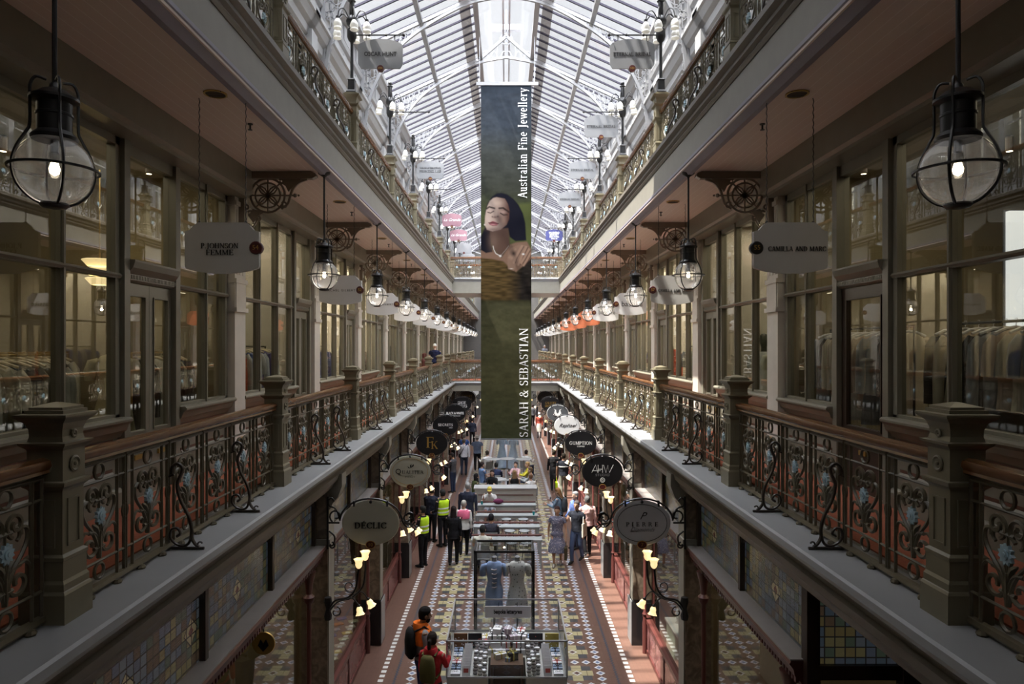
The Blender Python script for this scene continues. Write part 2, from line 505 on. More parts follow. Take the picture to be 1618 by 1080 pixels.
GL = {
 'A': (.76, _diag(.1, 0, .38, 1, _t) + _diag(.38, 1, .66, 0, _T) + _bar(.2, .56, .34) + _foot(.1) + _foot(.66)),
 'B': (.66, _stem(.08) + _bar(.12, .35, .975) + _bar(.12, .38, .525) + _bar(.12, .38, .025) + _arc(.34, .75, .17, .225, 90, -90) + _arc(.36, .275, .2, .25, 90, -90)),
 'C': (.72, _arc(.42, .5, .33, .475, 45, 315) + _tick(.68, .7, .95) + _tick(.68, .05, .28)),
 'D': (.78, _stem(.08) + _bar(.12, .36, .975) + _bar(.12, .36, .025) + _arc(.34, .5, .32, .475, 90, -90)),
 'E': (.64, _stem(.08) + _bar(.12, .56, .975) + _bar(.12, .46, .52) + _bar(.12, .6, .025) + _tick(.56, .8, 1) + _tick(.6, 0, .22) + _tick(.46, .42, .62)),
 'F': (.6, _stem(.08) + _bar(.12, .56, .975) + _bar(.12, .46, .5) + _tick(.56, .78, 1) + _tick(.46, .4, .6)),
 'G': (.78, _arc(.42, .5, .33, .475, 45, 330) + _tick(.68, .7, .95) + _stem(.58, .06, .42, s='t')),
 'H': (.82, _stem(.08) + _stem(.58) + _bar(.2, .6, .51)),
 'I': (.32, _stem(.09)),
 'J': (.46, _stem(.22, .12, 1, s='t') + _arc(.16, .1, .12, .22, 0, -120)),
 'K': (.76, _stem(.08) + _diag(.22, .4, .62, 1, _t) + _diag(.34, .58, .66, 0, _T) + _foot(.66) + _foot(.62, .965)),
 'L': (.6, _stem(.08) + _bar(.12, .56, .025) + _tick(.56, 0, .25)),
 'M': (.94, _stem(.08, w=_t) + _stem(.72) + _diag(.13, 1, .44, .05, _T) + _diag(.44, .05, .76, 1, _t)),
 'N': (.82, _stem(.09, w=_t) + _stem(.66, w=_t) + _diag(.12, 1, .67, 0, _T)),
 'O': (.84, _arc(.42, .5, .34, .475, 0, 360, n=22)),
 'P': (.62, _stem(.08) + _bar(.12, .34, .975) + _bar(.12, .34, .47) + _arc(.34, .72, .19, .25, 90, -90)),
 'Q': (.86, _arc(.42, .5, .34, .475, 0, 360, n=22) + _diag(.4, .1, .8, -.2, .1)),
 'R': (.72, _stem(.08) + _bar(.12, .34, .975) + _bar(.12, .36, .5) + _arc(.34, .735, .18, .24, 90, -90) + _diag(.38, .5, .64, 0, _T) + _foot(.66)),
 'S': (.56, _S()),
 'T': (.72, _stem(.29, s='b') + _bar(.04, .68, .975) + _tick(.05, .76, 1) + _tick(.67, .76, 1)),
 'U': (.78, _stem(.09, .3, 1, s='t') + _stem(.6, .3, 1, w=_t, s='t') + _arc(.39, .3, .235, .275, 180, 360, T=.1)),
 'W': (1.04, _diag(.1, 1, .32, 0, _T) + _diag(.32, 0, .52, 1, _t) + _diag(.52, 1, .74, 0, _T) + _diag(.74, 0, .94, 1, _t) + _foot(.1, .965) + _foot(.94, .965)),
 '&': (.84, _arc(.36, .76, .15, .2, 0, 360, T=.09) + _arc(.34, .27, .25, .25, 60, 330, T=.12) + _diag(.26, .66, .72, 0, .12) + _diag(.55, .1, .68, .45, .05) + _foot(.7, .45)),
 '.': (.24, [_rect(.06, 0, .18, .12)]), '-': (.4, _bar(.05, .35, .4)), ' ': (.34, []),
 'Y': (.76, _stem(.30, 0, .45, s='b') + _diag(.1, 1, .37, .42, _T) + _diag(.37, .42, .64, 1, _t) + _foot(.1, .965) + _foot(.64, .965)),
 'a': (.54, _arc(.28, .42, .14, .22, 0, 150, T=.09) + _stem(.36, .02, .45, w=.1, s='') + _bar(.36, .52, .02) + _arc(.24, .19, .13, .15, 0, 360, T=.09)),
 'u': (.6, _stem(.08, .2, .66, w=.1, s='l') + _stem(.38, 0, .66, w=.1, s='l') + _arc(.26, .2, .14, .17, 180, 350, T=.08) + _bar(.4, .56, .02)),
 's': (.44, [[(x * .8, y * .66) for x, y in p] for p in _S()]),
 't': (.38, _stem(.13, .12, .86, w=.1, s='') + _bar(.02, .34, .64) + _arc(.25, .12, .08, .1, 180, 300, T=.08)),
 'r': (.44, _stem(.1, 0, .66, w=.1, s='lb') + _arc(.32, .46, .15, .17, 150, 50, T=.08)),
 'l': (.3, _stem(.1, 0, 1, w=.1, s='lb')), 'i': (.3, _stem(.1, 0, .66, w=.1, s='lb') + [_rect(.09, .82, .21, .94)]),
 'n': (.6, _stem(.09, 0, .66, w=.1, s='lb') + _stem(.38, 0, .45, w=.1, s='b') + _arc(.29, .43, .14, .2, 170, 0, T=.08)),
 'e': (.52, _arc(.27, .33, .18, .3, 0, 310, T=.1) + _bar(.1, .44, .34)),
 'w': (.84, _diag(.1, .66, .28, 0, .1) + _diag(.28, 0, .42, .66, .045) + _diag(.42, .66, .6, 0, .1) + _diag(.6, 0, .76, .66, .045) + _foot(.1, .62) + _foot(.76, .62)),
 'y': (.56, _diag(.1, .66, .3, 0, .1) + _diag(.3, 0, .48, .66, .045) + _diag(.3, 0, .18, -.25, .045) + _foot(.1, .62) + _foot(.48, .62)),
}
GL['É'] = (GL['E'][0], GL['E'][1] + _diag(.28, 1.06, .42, 1.28, .09))
def serif(body, h, m, parent, loc, width=None, gap=0.06, ext=0.003, rot=(0, 0, 0), name='lettering', bold=1.0):
    """serif capitals as a flat raised mesh standing in local XZ, facing -Y"""
    b = MB(); x = 0
    for ch in body:
        w, ps = GL[ch]
        for p in ps: b.prism([((x + q[0]) * h, q[1] * h) for q in p], -ext, ext)
        x += w + gap
    tot = (x - gap) * h; k = (width / tot) if width else 1.0
    b.v = [((p[0] - tot / 2) * k, p[1], p[2] - h / 2) for p in b.v]
    return b.build(name, m, parent, loc=loc, rot=rot)
# ================================================================== THE ARCADE
Z1 = 4.48            # gallery ledge
ZW = 4.50            # gallery walkway floor
ZS = 8.55            # soffit above the gallery
Z2 = 9.25            # upper ledge
YB0, YB1 = 31.4, 34.2   # crossing bridges
YEND = 61.0
YNEAR = -4.0
PS = [9.6 + 3.92 * n for n in range(13)]      # gallery pilasters
POSTS = [4.1 + 3.92 * n for n in range(14)]
PIERS = [10.1 + 4.05 * n for n in range(13)]
CNT = {}
def nm(k):
    CNT[k] = CNT.get(k, 0) + 1
    return '%s_%d' % (k, CNT[k])
def mir(b, s):
    if s < 0: b.v = [(-p[0], p[1], p[2]) for p in b.v]
    return b
SIDE = {-1: 'left', 1: 'right'}

# ---- floor, slabs, walls
b = MB().box(-9, 9, YNEAR, YEND, -0.1, 0)
struct(b.build('floor', M['floor']))
for s in (-1, 1):
    sd = SIDE[s]
    b = mir(MB().box(2.87, 8.5, YNEAR, YEND, 4.02, ZW), s)
    struct(b.build('floor_slab_' + sd, M['shopceil']))
    b = mir(MB().box(2.865, 3.86, YNEAR, YEND, ZW, ZW + 0.012), s)
    struct(b.build('floor_carpet_' + sd, M['carpet']), 'brick red carpet along the %s gallery walkway' % sd)
    # ledge with rounded nose, and cornice under it
    b = mir(MB().prism([(2.33, 4.42), (2.34, 4.465), (2.36, Z1), (2.86, Z1), (2.86, 4.36), (2.40, 4.36), (2.34, 4.39)], YNEAR, YEND), s)
    struct(b.build(nm('trim'), M['ledge'], smooth=True, angle=30))
    b = mir(MB().prism([(2.47, 4.36), (2.455, 4.30), (2.47, 4.26), (2.44, 4.24), (2.46, 4.16), (2.52, 4.10), (2.54, 4.04), (2.60, 4.00), (2.70, 3.96), (2.80, 3.95), (3.0, 3.95), (3.0, 4.36)], YNEAR, YEND), s)
    struct(b.build(nm('trim'), M['olive'], smooth=True, angle=30))
    # soffit, fascia, upper ledge
    b = mir(MB().box(2.45, 3.95, YNEAR, YEND, ZS, ZS + 0.05), s)
    struct(b.build('ceiling_' + sd, M['soffit']))
    b = mir(MB().box(2.6, 8.5, YNEAR, YEND, ZS + 0.05, 9.22), s)
    struct(b.build('floor_slab_upper_' + sd, M['shopceil']))
    b = mir(MB().prism([(2.60, ZS - 0.01), (2.60, ZS - 0.05), (2.54, ZS - 0.05), (2.51, ZS - 0.02), (2.47, ZS), (2.44, ZS + 0.035), (2.44, ZS + 0.07), (2.62, ZS + 0.07)], YNEAR, YEND), s)
    struct(b.build(nm('trim'), M['lilac'], smooth=True, angle=30))
    b = mir(MB().prism([(2.47, ZS + 0.07), (2.47, 8.98), (2.62, 8.98), (2.62, ZS + 0.07)], YNEAR, YEND), s)
    struct(b.build(nm('trim'), M['cream2']))
    b = mir(MB().prism([(2.46, 8.98), (2.44, 9.02), (2.455, 9.05), (2.42, 9.08), (2.43, 9.13), (2.38, 9.17), (2.38, Z2 - 0.02), (2.40, Z2), (2.9, Z2), (2.9, 8.98)], YNEAR, YEND), s)
    struct(b.build(nm('trim'), M['olive'], smooth=True, angle=30))
    # beam over the gallery shopfronts
    b = mir(MB().prism([(3.56, ZS + 0.01), (3.56, 8.24), (3.60, 8.21), (3.60, 8.17), (3.80, 8.17), (4.0, 8.17), (4.0, ZS + 0.01)], YNEAR, YEND), s)
    struct(b.build(nm('trim'), M['sage']))
    # interior party shells
    for z0, z1, tag_ in ((0, 4.02, 'ground'), (ZW, ZS, 'gallery')):
        b = mir(MB().box(7.6, 7.8, YNEAR, YEND, z0, z1), s)
        struct(b.build('wall_%s_%s' % (tag_, sd), M['shopceil']))
    b = mir(MB().box(3.95, 7.6, YNEAR, YEND, 8.45, 8.5), s)
    struct(b.build('ceiling_shops_' + sd, M['shopceil']))
    b = mir(MB().box(3.98, 7.6, YNEAR, YEND, ZW + 0.001, ZW + 0.02), s)
    struct(b.build('floor_shops_' + sd, M['shopfloor']))
    for k, y in enumerate([3.85] + PS):
        if k in (3, 5, 6, 8, 9, 11, 12): continue
        b = mir(MB().box(4.05, 7.6, y - 0.06, y + 0.06, ZW + .02, 8.45), s)
        struct(b.build('wall_party_%s_%d' % (sd, k + 1), M['shopwall'] if k < 2 else M['cream']))
    for k, y in enumerate(PIERS):
        b = mir(MB().box(2.95, 7.6, y - 0.06, y + 0.06, 0, 4.02), s)
        struct(b.build('wall_shop_%s_%d' % (sd, k + 1), M['dark'] if k % 2 else M['shopwall']))
b = MB().box(-8.5, 8.5, YEND, YEND + 0.2, 0, 17.5)
struct(b.build('wall_back', M['endwall']))
b = MB().box(-8.5, 8.5, YNEAR - 0.2, YNEAR, 0, 17.5)
struct(b.build('wall_front', M['shopceil']))

# ---- bridges (the one we stand on, the crossing ahead, the one above it, and an added one overhead)
def bridge(y0, y1, zt, zb, carpet):
    b = MB()
    b.box(-2.6, 2.6, y0, y1, zb, zt - 0.02); b.cur = 1
    b.box(-2.6, 2.6, y0 + .25, y1 - .25, zt - .02, zt + .02); b.cur = 2
    for y, d in ((y0, -1), (y1, 1)):
        b.prism([(y + d * p[0], p[1]) for p in [(-.1, zt), (.06, zt), (.09, zt - .03), (.09, zt - .07), (.03, zt - .10), (.02, zt - .14), (.0, zt - .18), (-.1, zt - .18)]], -2.6, 2.6, 'x')
    return struct(b.build(nm('floor_bridge'), [M['cream2'], M['carpet'], M['ledge']]))
bridge(YB0, YB1, Z1, 4.05, True)
bridge(YB0, YB1, Z2, ZS, True)
bridge(-3.2, 0.55, Z1, 4.05, True)
bridge(-3.2, 0.75, Z2, ZS, True)  # out of view, added overhead to shade the near end

# ---- gallery shopfronts
def gal_window(s, ya, yb, mull):
    b = MB(); fx0, fx1 = 3.84, 3.93
    z0, zt, zh = 5.38, 6.80, 8.17
    for y in (ya, yb - .07): b.box(fx0, fx1, y, y + .07, z0, zh)
    b.box(fx0, fx1, ya, yb, zh - .08, zh); b.box(fx0, fx1, ya, yb, z0, z0 + .05)
    b.box(fx0 - .01, fx1, ya, yb, zt - .025, zt + .025)
    b.prism([(fx0 - .03, zt + .0), (fx0 - .015, zt + .02), (fx0, zt + .02), (fx0, zt - .02), (fx0 - .015, zt - .02)], ya, yb)
    for m in mull:
        b.box(fx0 + .005, fx1, m - .022, m + .022, z0, zh); b.box(fx0 - .02, fx0 + .005, m - .012, m + .012, z0, zh)
    o = struct(mir(b, s).build(nm('window'), M['sage']))
    b = MB()
    b.prism([(3.72, 5.38), (3.72, 5.36), (3.76, 5.33), (3.78, 5.27), (3.82, 5.24), (3.84, 5.20), (3.95, 5.20), (3.95, 5.40), (3.74, 5.40)], ya - .03, yb + .03)
    mir(b, s).build('window_sill', M['sage'], o, smooth=True, angle=30)
    b = MB(); b.box(3.86, 3.95, ya, yb, ZW, 5.20)
    b.prism([(3.80, ZW), (3.80, 4.66), (3.83, 4.70), (3.86, 4.70), (3.86, ZW)], ya, yb)
    b.prism([(3.85, 4.83), (3.835, 4.85), (3.85, 4.87)], ya + .1, yb - .1); b.prism([(3.85, 5.10), (3.83, 5.12), (3.85, 5.14)], ya + .1, yb - .1)
    b.cur = 1
    b.box(3.852, 3.87, ya + .1, yb - .1, 4.87, 4.90); b.box(3.852, 3.87, ya + .1, yb - .1, 5.14, 5.19)
    mir(b, s).build('stall_board', [M['sage'], M['brownline']], o)
    b = MB().box(3.885, 3.889, ya + .05, yb - .05, z0 + .03, zh - .05)
    mir(b, s).build('glass_pane', M['shopglass'], o)
    return o

def gal_door(s, ya, yb, opened=False):
    w = yb - ya; zd = 6.75
    o = struct(thing(nm('door'), None, None)); 
    b = MB()
    b.box(3.80, 3.95, ya - .1, ya, ZW, 8.17); b.box(3.80, 3.95, yb, yb + .1, ZW, 8.17)
    b.box(3.84, 3.95, ya, yb, 8.05, 8.17)
    b.prism([(3.84, 6.76), (3.82, 6.78), (3.82, 6.84), (3.77, 6.90), (3.75, 6.96), (3.75, 6.98), (3.95, 6.98), (3.95, 6.76)], ya, yb)
    mir(b, s).build('door_frame', M['sage'], o)
    b = MB()
    for i in range(int(w / .03)): b.box(3.805, 3.82, ya + .01 + i * .03, ya + .025 + i * .03, 6.79, 6.83)
    mir(b, s).build('dentil_band', M['sage'], o)
    b = MB().box(3.885, 3.889, ya, yb, 6.98, 8.05); mir(b, s).build('transom_pane', M['shopglass'], o)
    if opened:      # one leaf seen, standing dark and shut beyond a deep jamb
        leaves = [(ya, yb)]
    else: leaves = [(ya, ya + w / 2 - .003), (ya + w / 2 + .003, yb)]
    for a, c in leaves:
        b = MB(); x0, x1 = 3.86, 3.90; st = .09 if not opened else .13
        b.box(x0, x1, a, a + st, ZW + .02, zd); b.box(x0, x1, c - st, c, ZW + .02, zd)
        b.box(x0, x1, a + st, c - st, zd - .13, zd); b.box(x0, x1, a + st, c - st, ZW + .02, 5.22)
        for y in (a + st - .012, c - st): b.box(x0 - .012, x0, y, y + .012, 5.20, zd - .12)
        for z in (5.20, zd - .13): b.box(x0 - .012, x0, a + st - .01, c - st + .01, z, z + .014)
        b.box(x0 - .012, x0, a + .05, c - .05, ZW + .12, ZW + .14); b.box(x0 - .012, x0, a + .05, c - .05, 5.05, 5.07)
        lf = mir(b, s).build('door_leaf', M['sage'] if not opened else M['dark'], o)
        b = MB().box(x0 + .018, x0 + .022, a + st, c - st, 5.22, zd - .13); mir(b, s).build('glass_pane', M['shopglass'], lf)
        b = MB().box(x0 - .02, x0 - .002, (a + c) / 2 - .07, (a + c) / 2 + .07, 4.92, 4.97)
        mir(b, s).build('letter_plate', M['brass'], lf)
    b = MB().lathe([(.001, 0), (.025, .01), (.02, .03), (.01, .05), (.01, .07)], (3.79, (leaves[0][1] if not opened else leaves[0][0] + .06), 5.05), 10, 'x')
    mir(b, s).build('door_knob', M['black'], o, smooth=True)
    return o

def pilaster(s, y):
    b = MB()
    hw = .19
    b.box(3.74, 3.95, y - hw, y + hw, ZW, 8.17)
    for z, e in ((ZW, .04), (6.58, .035), (6.98, .03), (8.05, .03)):
        h = .22 if z == ZW else .06
        b.box(3.74 - e, 3.95, y - hw - e * .6, y + hw + e * .6, z, z + h)
    b.box(3.725, 3.95, y - hw + .02, y + hw - .02, 6.64, 6.98)
    for yy in (y - .11, y, y + .11):
        b.box(3.732, 3.745, yy - .03, yy + .03, 7.1, 8.0)
    o = struct(mir(b, s).build(nm('trim'), M['cream']))
    mir(MB().box(3.725, 3.735, y - .06, y + .06, 4.78, 4.83), s).build('brass_plate', M['brass'], o)
    return o

for s in (-1, 1):
    pilaster(s, 3.9)
    gal_window(s, 0.5, 3.70, [1.3, 2.4]); gal_window(s, -3.5, 0.4, [-1.5])
    gal_window(s, 4.12, 6.78, [5.0, 5.91]); gal_door(s, 6.90, 7.86, s > 0); gal_window(s, 7.98, 9.40, [8.73])
    for i, y in enumerate(PS):
        pilaster(s, y)
        if y + 3.7 > YEND: continue
        y0 = y + .2
        gal_window(s, y0, y0 + 2.45, [y0 + .82, y0 + 1.64])
        gal_door(s, y0 + 2.56, y0 + 3.40)

# ---- upper storey facade: white classical window wall
def upper_bay(s, y0, y1, full=True):
    b = MB(); X = 3.92
    b.box(X, X + .2, y0, y1, 9.22, 10.15); b.box(X, X + .2, y0, y1, 12.1, 14.2)
    w = y1 - y0; n = 3; pw = .26
    for i in range(n + 1):
        yc = y0 + w * i / n
        a = .36 if i in (0, n) else .16
        b.box(X, X + .2, yc - a / 2, yc + a / 2, 10.15, 12.1)
    b.box(X - .13, X, y0 - .2, y0 + .2, 9.22, 12.3)
    b.box(X - .17, X, y0 - .24, y0 + .24, 9.22, 9.5); b.box(X - .17, X, y0 - .24, y0 + .24, 11.55, 11.65)
    b.prism([(X, 10.10), (X - .08, 10.12), (X - .10, 10.17), (X, 10.2)], y0, y1)
    b.prism([(X, 12.15), (X - .05, 12.2), (X - .06, 12.35), (X - .14, 12.42), (X - .2, 12.55), (X - .24, 12.58), (X - .24, 12.66), (X, 12.72)], y0 - .3, y1 + .02)
    b.prism([(X, 13.2), (X - .06, 13.25), (X - .08, 13.35), (X, 13.4)], y0, y1)
    b.prism([(X, 13.85), (X - .12, 13.9), (X - .2, 14.05), (X - .26, 14.08), (X - .26, 14.2), (X, 14.22)], y0, y1)
    for i in range(n):
        a = y0 + w * i / n + .2; c = y0 + w * (i + 1) / n - .2
        b.box(X - .03, X, a, c, 12.8, 13.1); b.box(X - .04, X, a + .06, c - .06, 13.45, 13.8)
        yc = (a + c) / 2
        b.box(X + .05, X + .09, yc - .015, yc + .015, 10.15, 12.1); b.box(X + .05, X + .09, a - .1, c + .1, 11.3, 11.34)
    o = struct(mir(b, s).build(nm('wall_upper_' + SIDE[s]), M['white']))
    mir(MB().box(X + .07, X + .075, y0, y1, 10.1, 12.12), s).build('window_pane', M['shopglass'], o)
    b = MB()
    for i in range(n): 
        a = y0 + w * i / n + .1; c = y0 + w * (i + 1) / n - .1
        b.box(X + .5, X + .55, a, c, 10.0, 12.2)
    mir(b, s).build('window_blind', M['shopceil'], o)
ub = [5.68 - 3.92 * 2, 5.68 - 3.92] + [5.68 + 3.92 * n for n in range(14)]
for s in (-1, 1):
    for y in ub: upper_bay(s, y, min(y + 3.92, YEND))

# ---- roof: two glazed slopes, a raised ridge light, white iron ribs
HX, HZ, RX, RZ = 3.95, EYE + 8.03, 0.85, EYE + 9.43
sl = (RZ - HZ) / (HX - RX)
YG = 10.5  # glazing starts here; the added opaque roof lies nearer
for s in (-1, 1):
    b = MB().rings([[(s * HX, YG, HZ), (s * HX, YEND, HZ)], [(s * RX, YG, RZ), (s * RX, YEND, RZ)]], cap=False)
    rf = struct(b.build('ceiling_glass_' + SIDE[s], M['roofglass']))
    b = MB()
    y = YG
    while y < YEND:
        b.tube([(s * HX, y, HZ - .03), (s * RX, y, RZ - .03)], .034, 4); y += .49
    b.build('glazing_bar', M['bar'], rf)
    b = MB()
    b.tube([(s * 2.3, YG, HZ + sl * (HX - 2.3) - .06), (s * 2.3, YEND, HZ + sl * (HX - 2.3) - .06)], .085, 4)
    b.tube([(s * RX, YG, RZ - .02), (s * RX, YEND, RZ - .02)], .10, 4)
    b.tube([(s * HX, YG, HZ - .02), (s * HX, YEND, HZ - .02)], .14, 4)
    b.build('purlin', M['rib'], rf)
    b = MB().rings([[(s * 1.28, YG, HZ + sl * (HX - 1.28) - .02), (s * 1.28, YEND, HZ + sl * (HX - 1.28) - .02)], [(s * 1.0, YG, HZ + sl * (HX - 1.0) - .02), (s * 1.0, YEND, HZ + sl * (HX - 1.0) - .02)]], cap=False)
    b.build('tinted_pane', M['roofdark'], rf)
    b = MB()
    b.rings([[(s * RX, YG, RZ), (s * RX, YEND, RZ)], [(s * RX, YG, RZ + .75), (s * RX, YEND, RZ + .75)], [(0, YG, RZ + 1.3), (0, YEND, RZ + 1.3)]], cap=False)
    struct(b.build('ceiling_ridge_light_' + SIDE[s], M['roofglass']))
    # unseen solid roof, added to block skylight and darken the near end
    b = MB().rings([[(s * 4.2, YNEAR, HZ), (s * 4.2, YG, HZ)], [(0, YNEAR, RZ + .4), (0, YG, RZ + .4)]], cap=False)
    struct(b.build('ceiling_solid_' + SIDE[s], M['white']))
b = MB()
for x in (-.1, .1): b.box(x - .03, x + .03, YG, YEND, RZ + 1.15, RZ + 1.22)
struct(b.build(nm('trim'), M['chrome']))

def rib(y):
    o = struct(thing(nm('trim'), None, None, (0, y, 0)))
    h = lambda t: EYE + t
    for s in (-1, 1):
        b = MB()
        ch = bez([(s * 3.82, 0, h(5.75)), (s * 3.7, 0, h(6.5)), (s * 3.42, 0, h(7.25)), (s * 2.9, 0, h(8.0)), (s * 2.3, 0, h(8.5)), (s * 1.5, 0, h(8.98)), (s * .85, 0, h(9.25)), (0, 0, h(9.42))], 4)
        b.tube(ch, .05, 4)
        rf = [(s * 3.9, 0, h(7.95)), (s * .85, 0, h(9.36)), (0, 0, h(10.1))]
        b.tube(rf, .06, 4)
        b.tube([(s * 3.86, 0, h(5.7)), (s * 3.86, 0, h(8.0))], .06, 4)
        b.build('arch_chord', M['rib'], o)
        b = MB()
        for i in range(15):
            t = i / 14
            x = 3.75 - 2.3 * t
            zt = h(7.95) + (3.9 - x) * (1.41 / 3.05)
            c = min(ch, key=lambda p: abs(abs(p[0]) - x)); zb = c[2]
            g = (zt - zb)
            if g > .12:
                r = min(.13, g * .33)
                n = max(1, int(g / .3))
                for k in range(n):
                    zc = zb + g * (k + .5) / n
                    b.tube([(s * x + r * math.cos(a * PI / 5), 0, zc + r * math.sin(a * PI / 5)) for a in range(10)], .016, 4, close=True)
                b.tube([(s * x, 0, zb), (s * (x - .12), 0, zt)], .014, 4)
        for t in range(5):
            z = h(5.9 + .36 * t); b.tube([(s * (3.86 - .07 - .02 * t) + .07 * math.cos(a * PI / 4), 0, z + .1 * math.sin(a * PI / 4)) for a in range(8)], .016, 4, close=True)
        b.tube([(s * x, 0, h(9.5 + .12 * math.sin(x * 20))) for x in [.05 + .05 * i for i in range(15)]], .018, 4)
        b.tube([(s * .3, 0, h(9.42)), (s * .3, 0, h(9.85))], .015, 4); b.tube([(s * .6, 0, h(9.36)), (s * .6, 0, h(9.6))], .015, 4)
        b.build('fretwork', M['rib'], o)
        b = MB().sq([(.10, 0), (.09, .05), (.13, .09), (.15, .16), (.10, .2)], (s * 3.8, 0, h(5.52)))
        b.lathe([(.001, -.12), (.05, -.06), (.09, 0)], (s * 3.8, 0, h(5.52)), 8)
        b.build('corbel', M['rib'], o)
    return o
for n in range(1, 15): rib(2.66 + 3.92 * n)
# hanging ridge ornament
o = struct(thing(nm('trim'), None, None, (0, 23.6, EYE + 10.62)))
b = MB()
b.tube([(.2 * math.cos(a * PI / 8), 0, .2 * math.sin(a * PI / 8)) for a in range(16)], .02, 5, close=True)
for q in (1, -1): b.tube([(p[0] * q, 0, p[1]) for p in spiral(.09, 0, .09, .02, 90, -300)], .014, 5)
b.tube([(0, 0, -.2), (0, 0, 1.0)], .02, 5)
b.box(-.52, .52, -.1, .1, .28, .46)
b.build('ring_ornament', M['chrome'], o)
# gable end with arched glazing
b = MB()
for r in (1.2, 2.2, 3.3):
    b.tube([(r * math.cos(PI * a / 20), YEND - .3, HZ - .6 + r * math.sin(PI * a / 20) * .85) for a in range(21)], .09, 4)
for a in range(1, 8): b.tube([(1.2 * math.cos(PI * a / 8), YEND - .3, HZ - .6 + 1.0 * math.sin(PI * a / 8)), (3.3 * math.cos(PI * a / 8), YEND - .3, HZ - .6 + 2.8 * math.sin(PI * a / 8))], .05, 4)
struct(b.build(nm('trim'), M['rib']))

# ---- ground storey shopfronts
def ground_pier(s, y):
    o = struct(thing(nm('trim'), None, None))
    b = MB(); b.box(2.60, 2.98, y - .17, y + .17, .86, 3.95)
    mir(b, s).build('stone_shaft', M['stone'], o)
    b = MB(); b.box(2.585, 2.60, y - .15, y + .15, .86, 3.72); b.box(2.56, 2.98, y - .20, y + .20, 3.22, 3.30)
    b.prism([(2.60, 3.70), (2.56, 3.74), (2.54, 3.80), (2.46, 3.90), (2.40, 4.06), (2.40, 4.24), (2.98, 4.24), (2.98, 3.70)], y - .13, y + .13)
    mir(b, s).build('cream_corbel', M['cream2'], o)
    b = MB(); b.box(2.56, 3.0, y - .22, y + .22, 0, .86); b.prism([(2.56, .86), (2.60, .92), (3.0, .92), (3.0, .86)], y - .2, y + .2)
    mir(b, s).build('plinth', M['plinth'], o)
    mir(MB().box(2.550, 2.562, y - .21, y + .21, .02, .90), s).build('plinth_face', M['plinth_side'], o)
    return o

def ground_bay(s, y0, y1, lights, recess=None):
    X = 2.80
    o = struct(thing(nm('window'), None, None))
    # transom of leaded glass
    b = MB()
    b.box(X - .03, X + .08, y0, y1, 3.86, 3.96); b.box(X - .05, X + .08, y0, y1, 3.06, 3.18)
    for m in lights: b.box(X - .04, X + .08, m - .035, m + .035, 3.1, 3.95)
    for a, c in zip(lights[:-1], lights[1:]):     # rounded upper corners
        for yy, d in ((a + .035, 1), (c - .035, -1)):
            b.prism([(yy, 3.87), (yy + d * .09, 3.87), (yy + d * .03, 3.84), (yy, 3.78)], X - .025, X + .05, 'x')
    mir(b, s).build('transom_frame', M['dark'], o)
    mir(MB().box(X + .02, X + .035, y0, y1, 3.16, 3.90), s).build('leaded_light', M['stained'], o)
    b = MB().prism([(X - .17, 3.20), (X - .19, 3.17), (X - .15, 3.12), (X - .14, 3.06), (X - .08, 3.0), (X - .06, 2.95), (X + .1, 2.95), (X + .1, 3.20)], y0, y1)
    b.cur = 1; b.box(X - .18, X + .02, y0, y1, 3.20, 3.215)
    b.cur = 0
    n = int((y1 - y0) / .07)
    for i in range(n): b.box(X - .13, X - .10, y0 + i * .07, y0 + i * .07 + .035, 3.0, 3.05)
    mir(b, s).build('cornice', [M['red_wood'], M['greywood']], o)
    # shop window
    b = MB(); b.box(X - .02, X + .10, y0, y1, .60, .68); b.box(X - .02, X + .08, y0, y1, .0, .08)
    b.box(X - .015, X + .02, (y0 + y1) / 2 - .02, (y0 + y1) / 2 + .02, .08, .60)
    mir(b, s).build('sill', M['red_wood'], o)
    mir(MB().box(X, X + .08, y0, y1, .08, .60), s).build('marble_riser', M['rose'], o)
    mir(MB().box(X + .04, X + .045, y0, y1, .68, 2.96), s).build('glass_pane', M['shopglass'], o)
    b = MB()
    cols = [y0 + .35, y1 - .35]
    for y in cols:
        b.lathe([(.05, .0), (.05, .6), (.035, .7), (.03, .75), (.055, .78), (.03, .82), (.032, 2.4), (.035, 2.5), (.07, 2.54), (.08, 2.6), (.04, 2.64), (.06, 2.8), (.1, 2.95)], (X - .04, y, 0), 10)
    mir(b, s).build('colonnette', M['red_wood'], o, smooth=True)
    return o
for s in (-1, 1):
    for i, y in enumerate(PIERS):
        ground_pier(s, y)
        if y + 3.9 < YEND: ground_bay(s, y + .2, y + 3.85, [y + .2, y + 2.02, y + 3.85])
ground_bay(-1, 0.9, 9.9, [0.9, 2.7, 4.5, 6.3, 8.1, 9.9])
ground_bay(1, 6.3, 9.9, [6.3, 8.1, 9.9])
# recessed shop entrance near us on the right: leaded panel facing back along the arcade
o = struct(thing(nm('window'), None, None))
b = MB(); b.box(2.74, 2.84, 6.22, 6.34, 0, 3.96); b.box(2.8, 4.6, 6.24, 6.34, 3.05, 3.18); b.box(2.8, 4.6, 6.24, 6.34, 3.88, 3.96); b.box(3.62, 3.7, 6.22, 6.34, 0, 3.96)
b.build('transom_frame', M['dark'], o)
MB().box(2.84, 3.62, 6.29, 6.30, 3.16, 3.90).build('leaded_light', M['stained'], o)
MB().box(2.84, 3.62, 6.29, 6.295, .6, 3.05).build('glass_pane', M['shopglass'], o)
MB().box(3.7, 7.6, 6.25, 6.33, 0, 3.96).build('dark_panel', M['dark'], o)
MB().box(4.6, 4.7, 0.5, 6.3, 0, 3.96).build('side_panel', M['dark'], o)

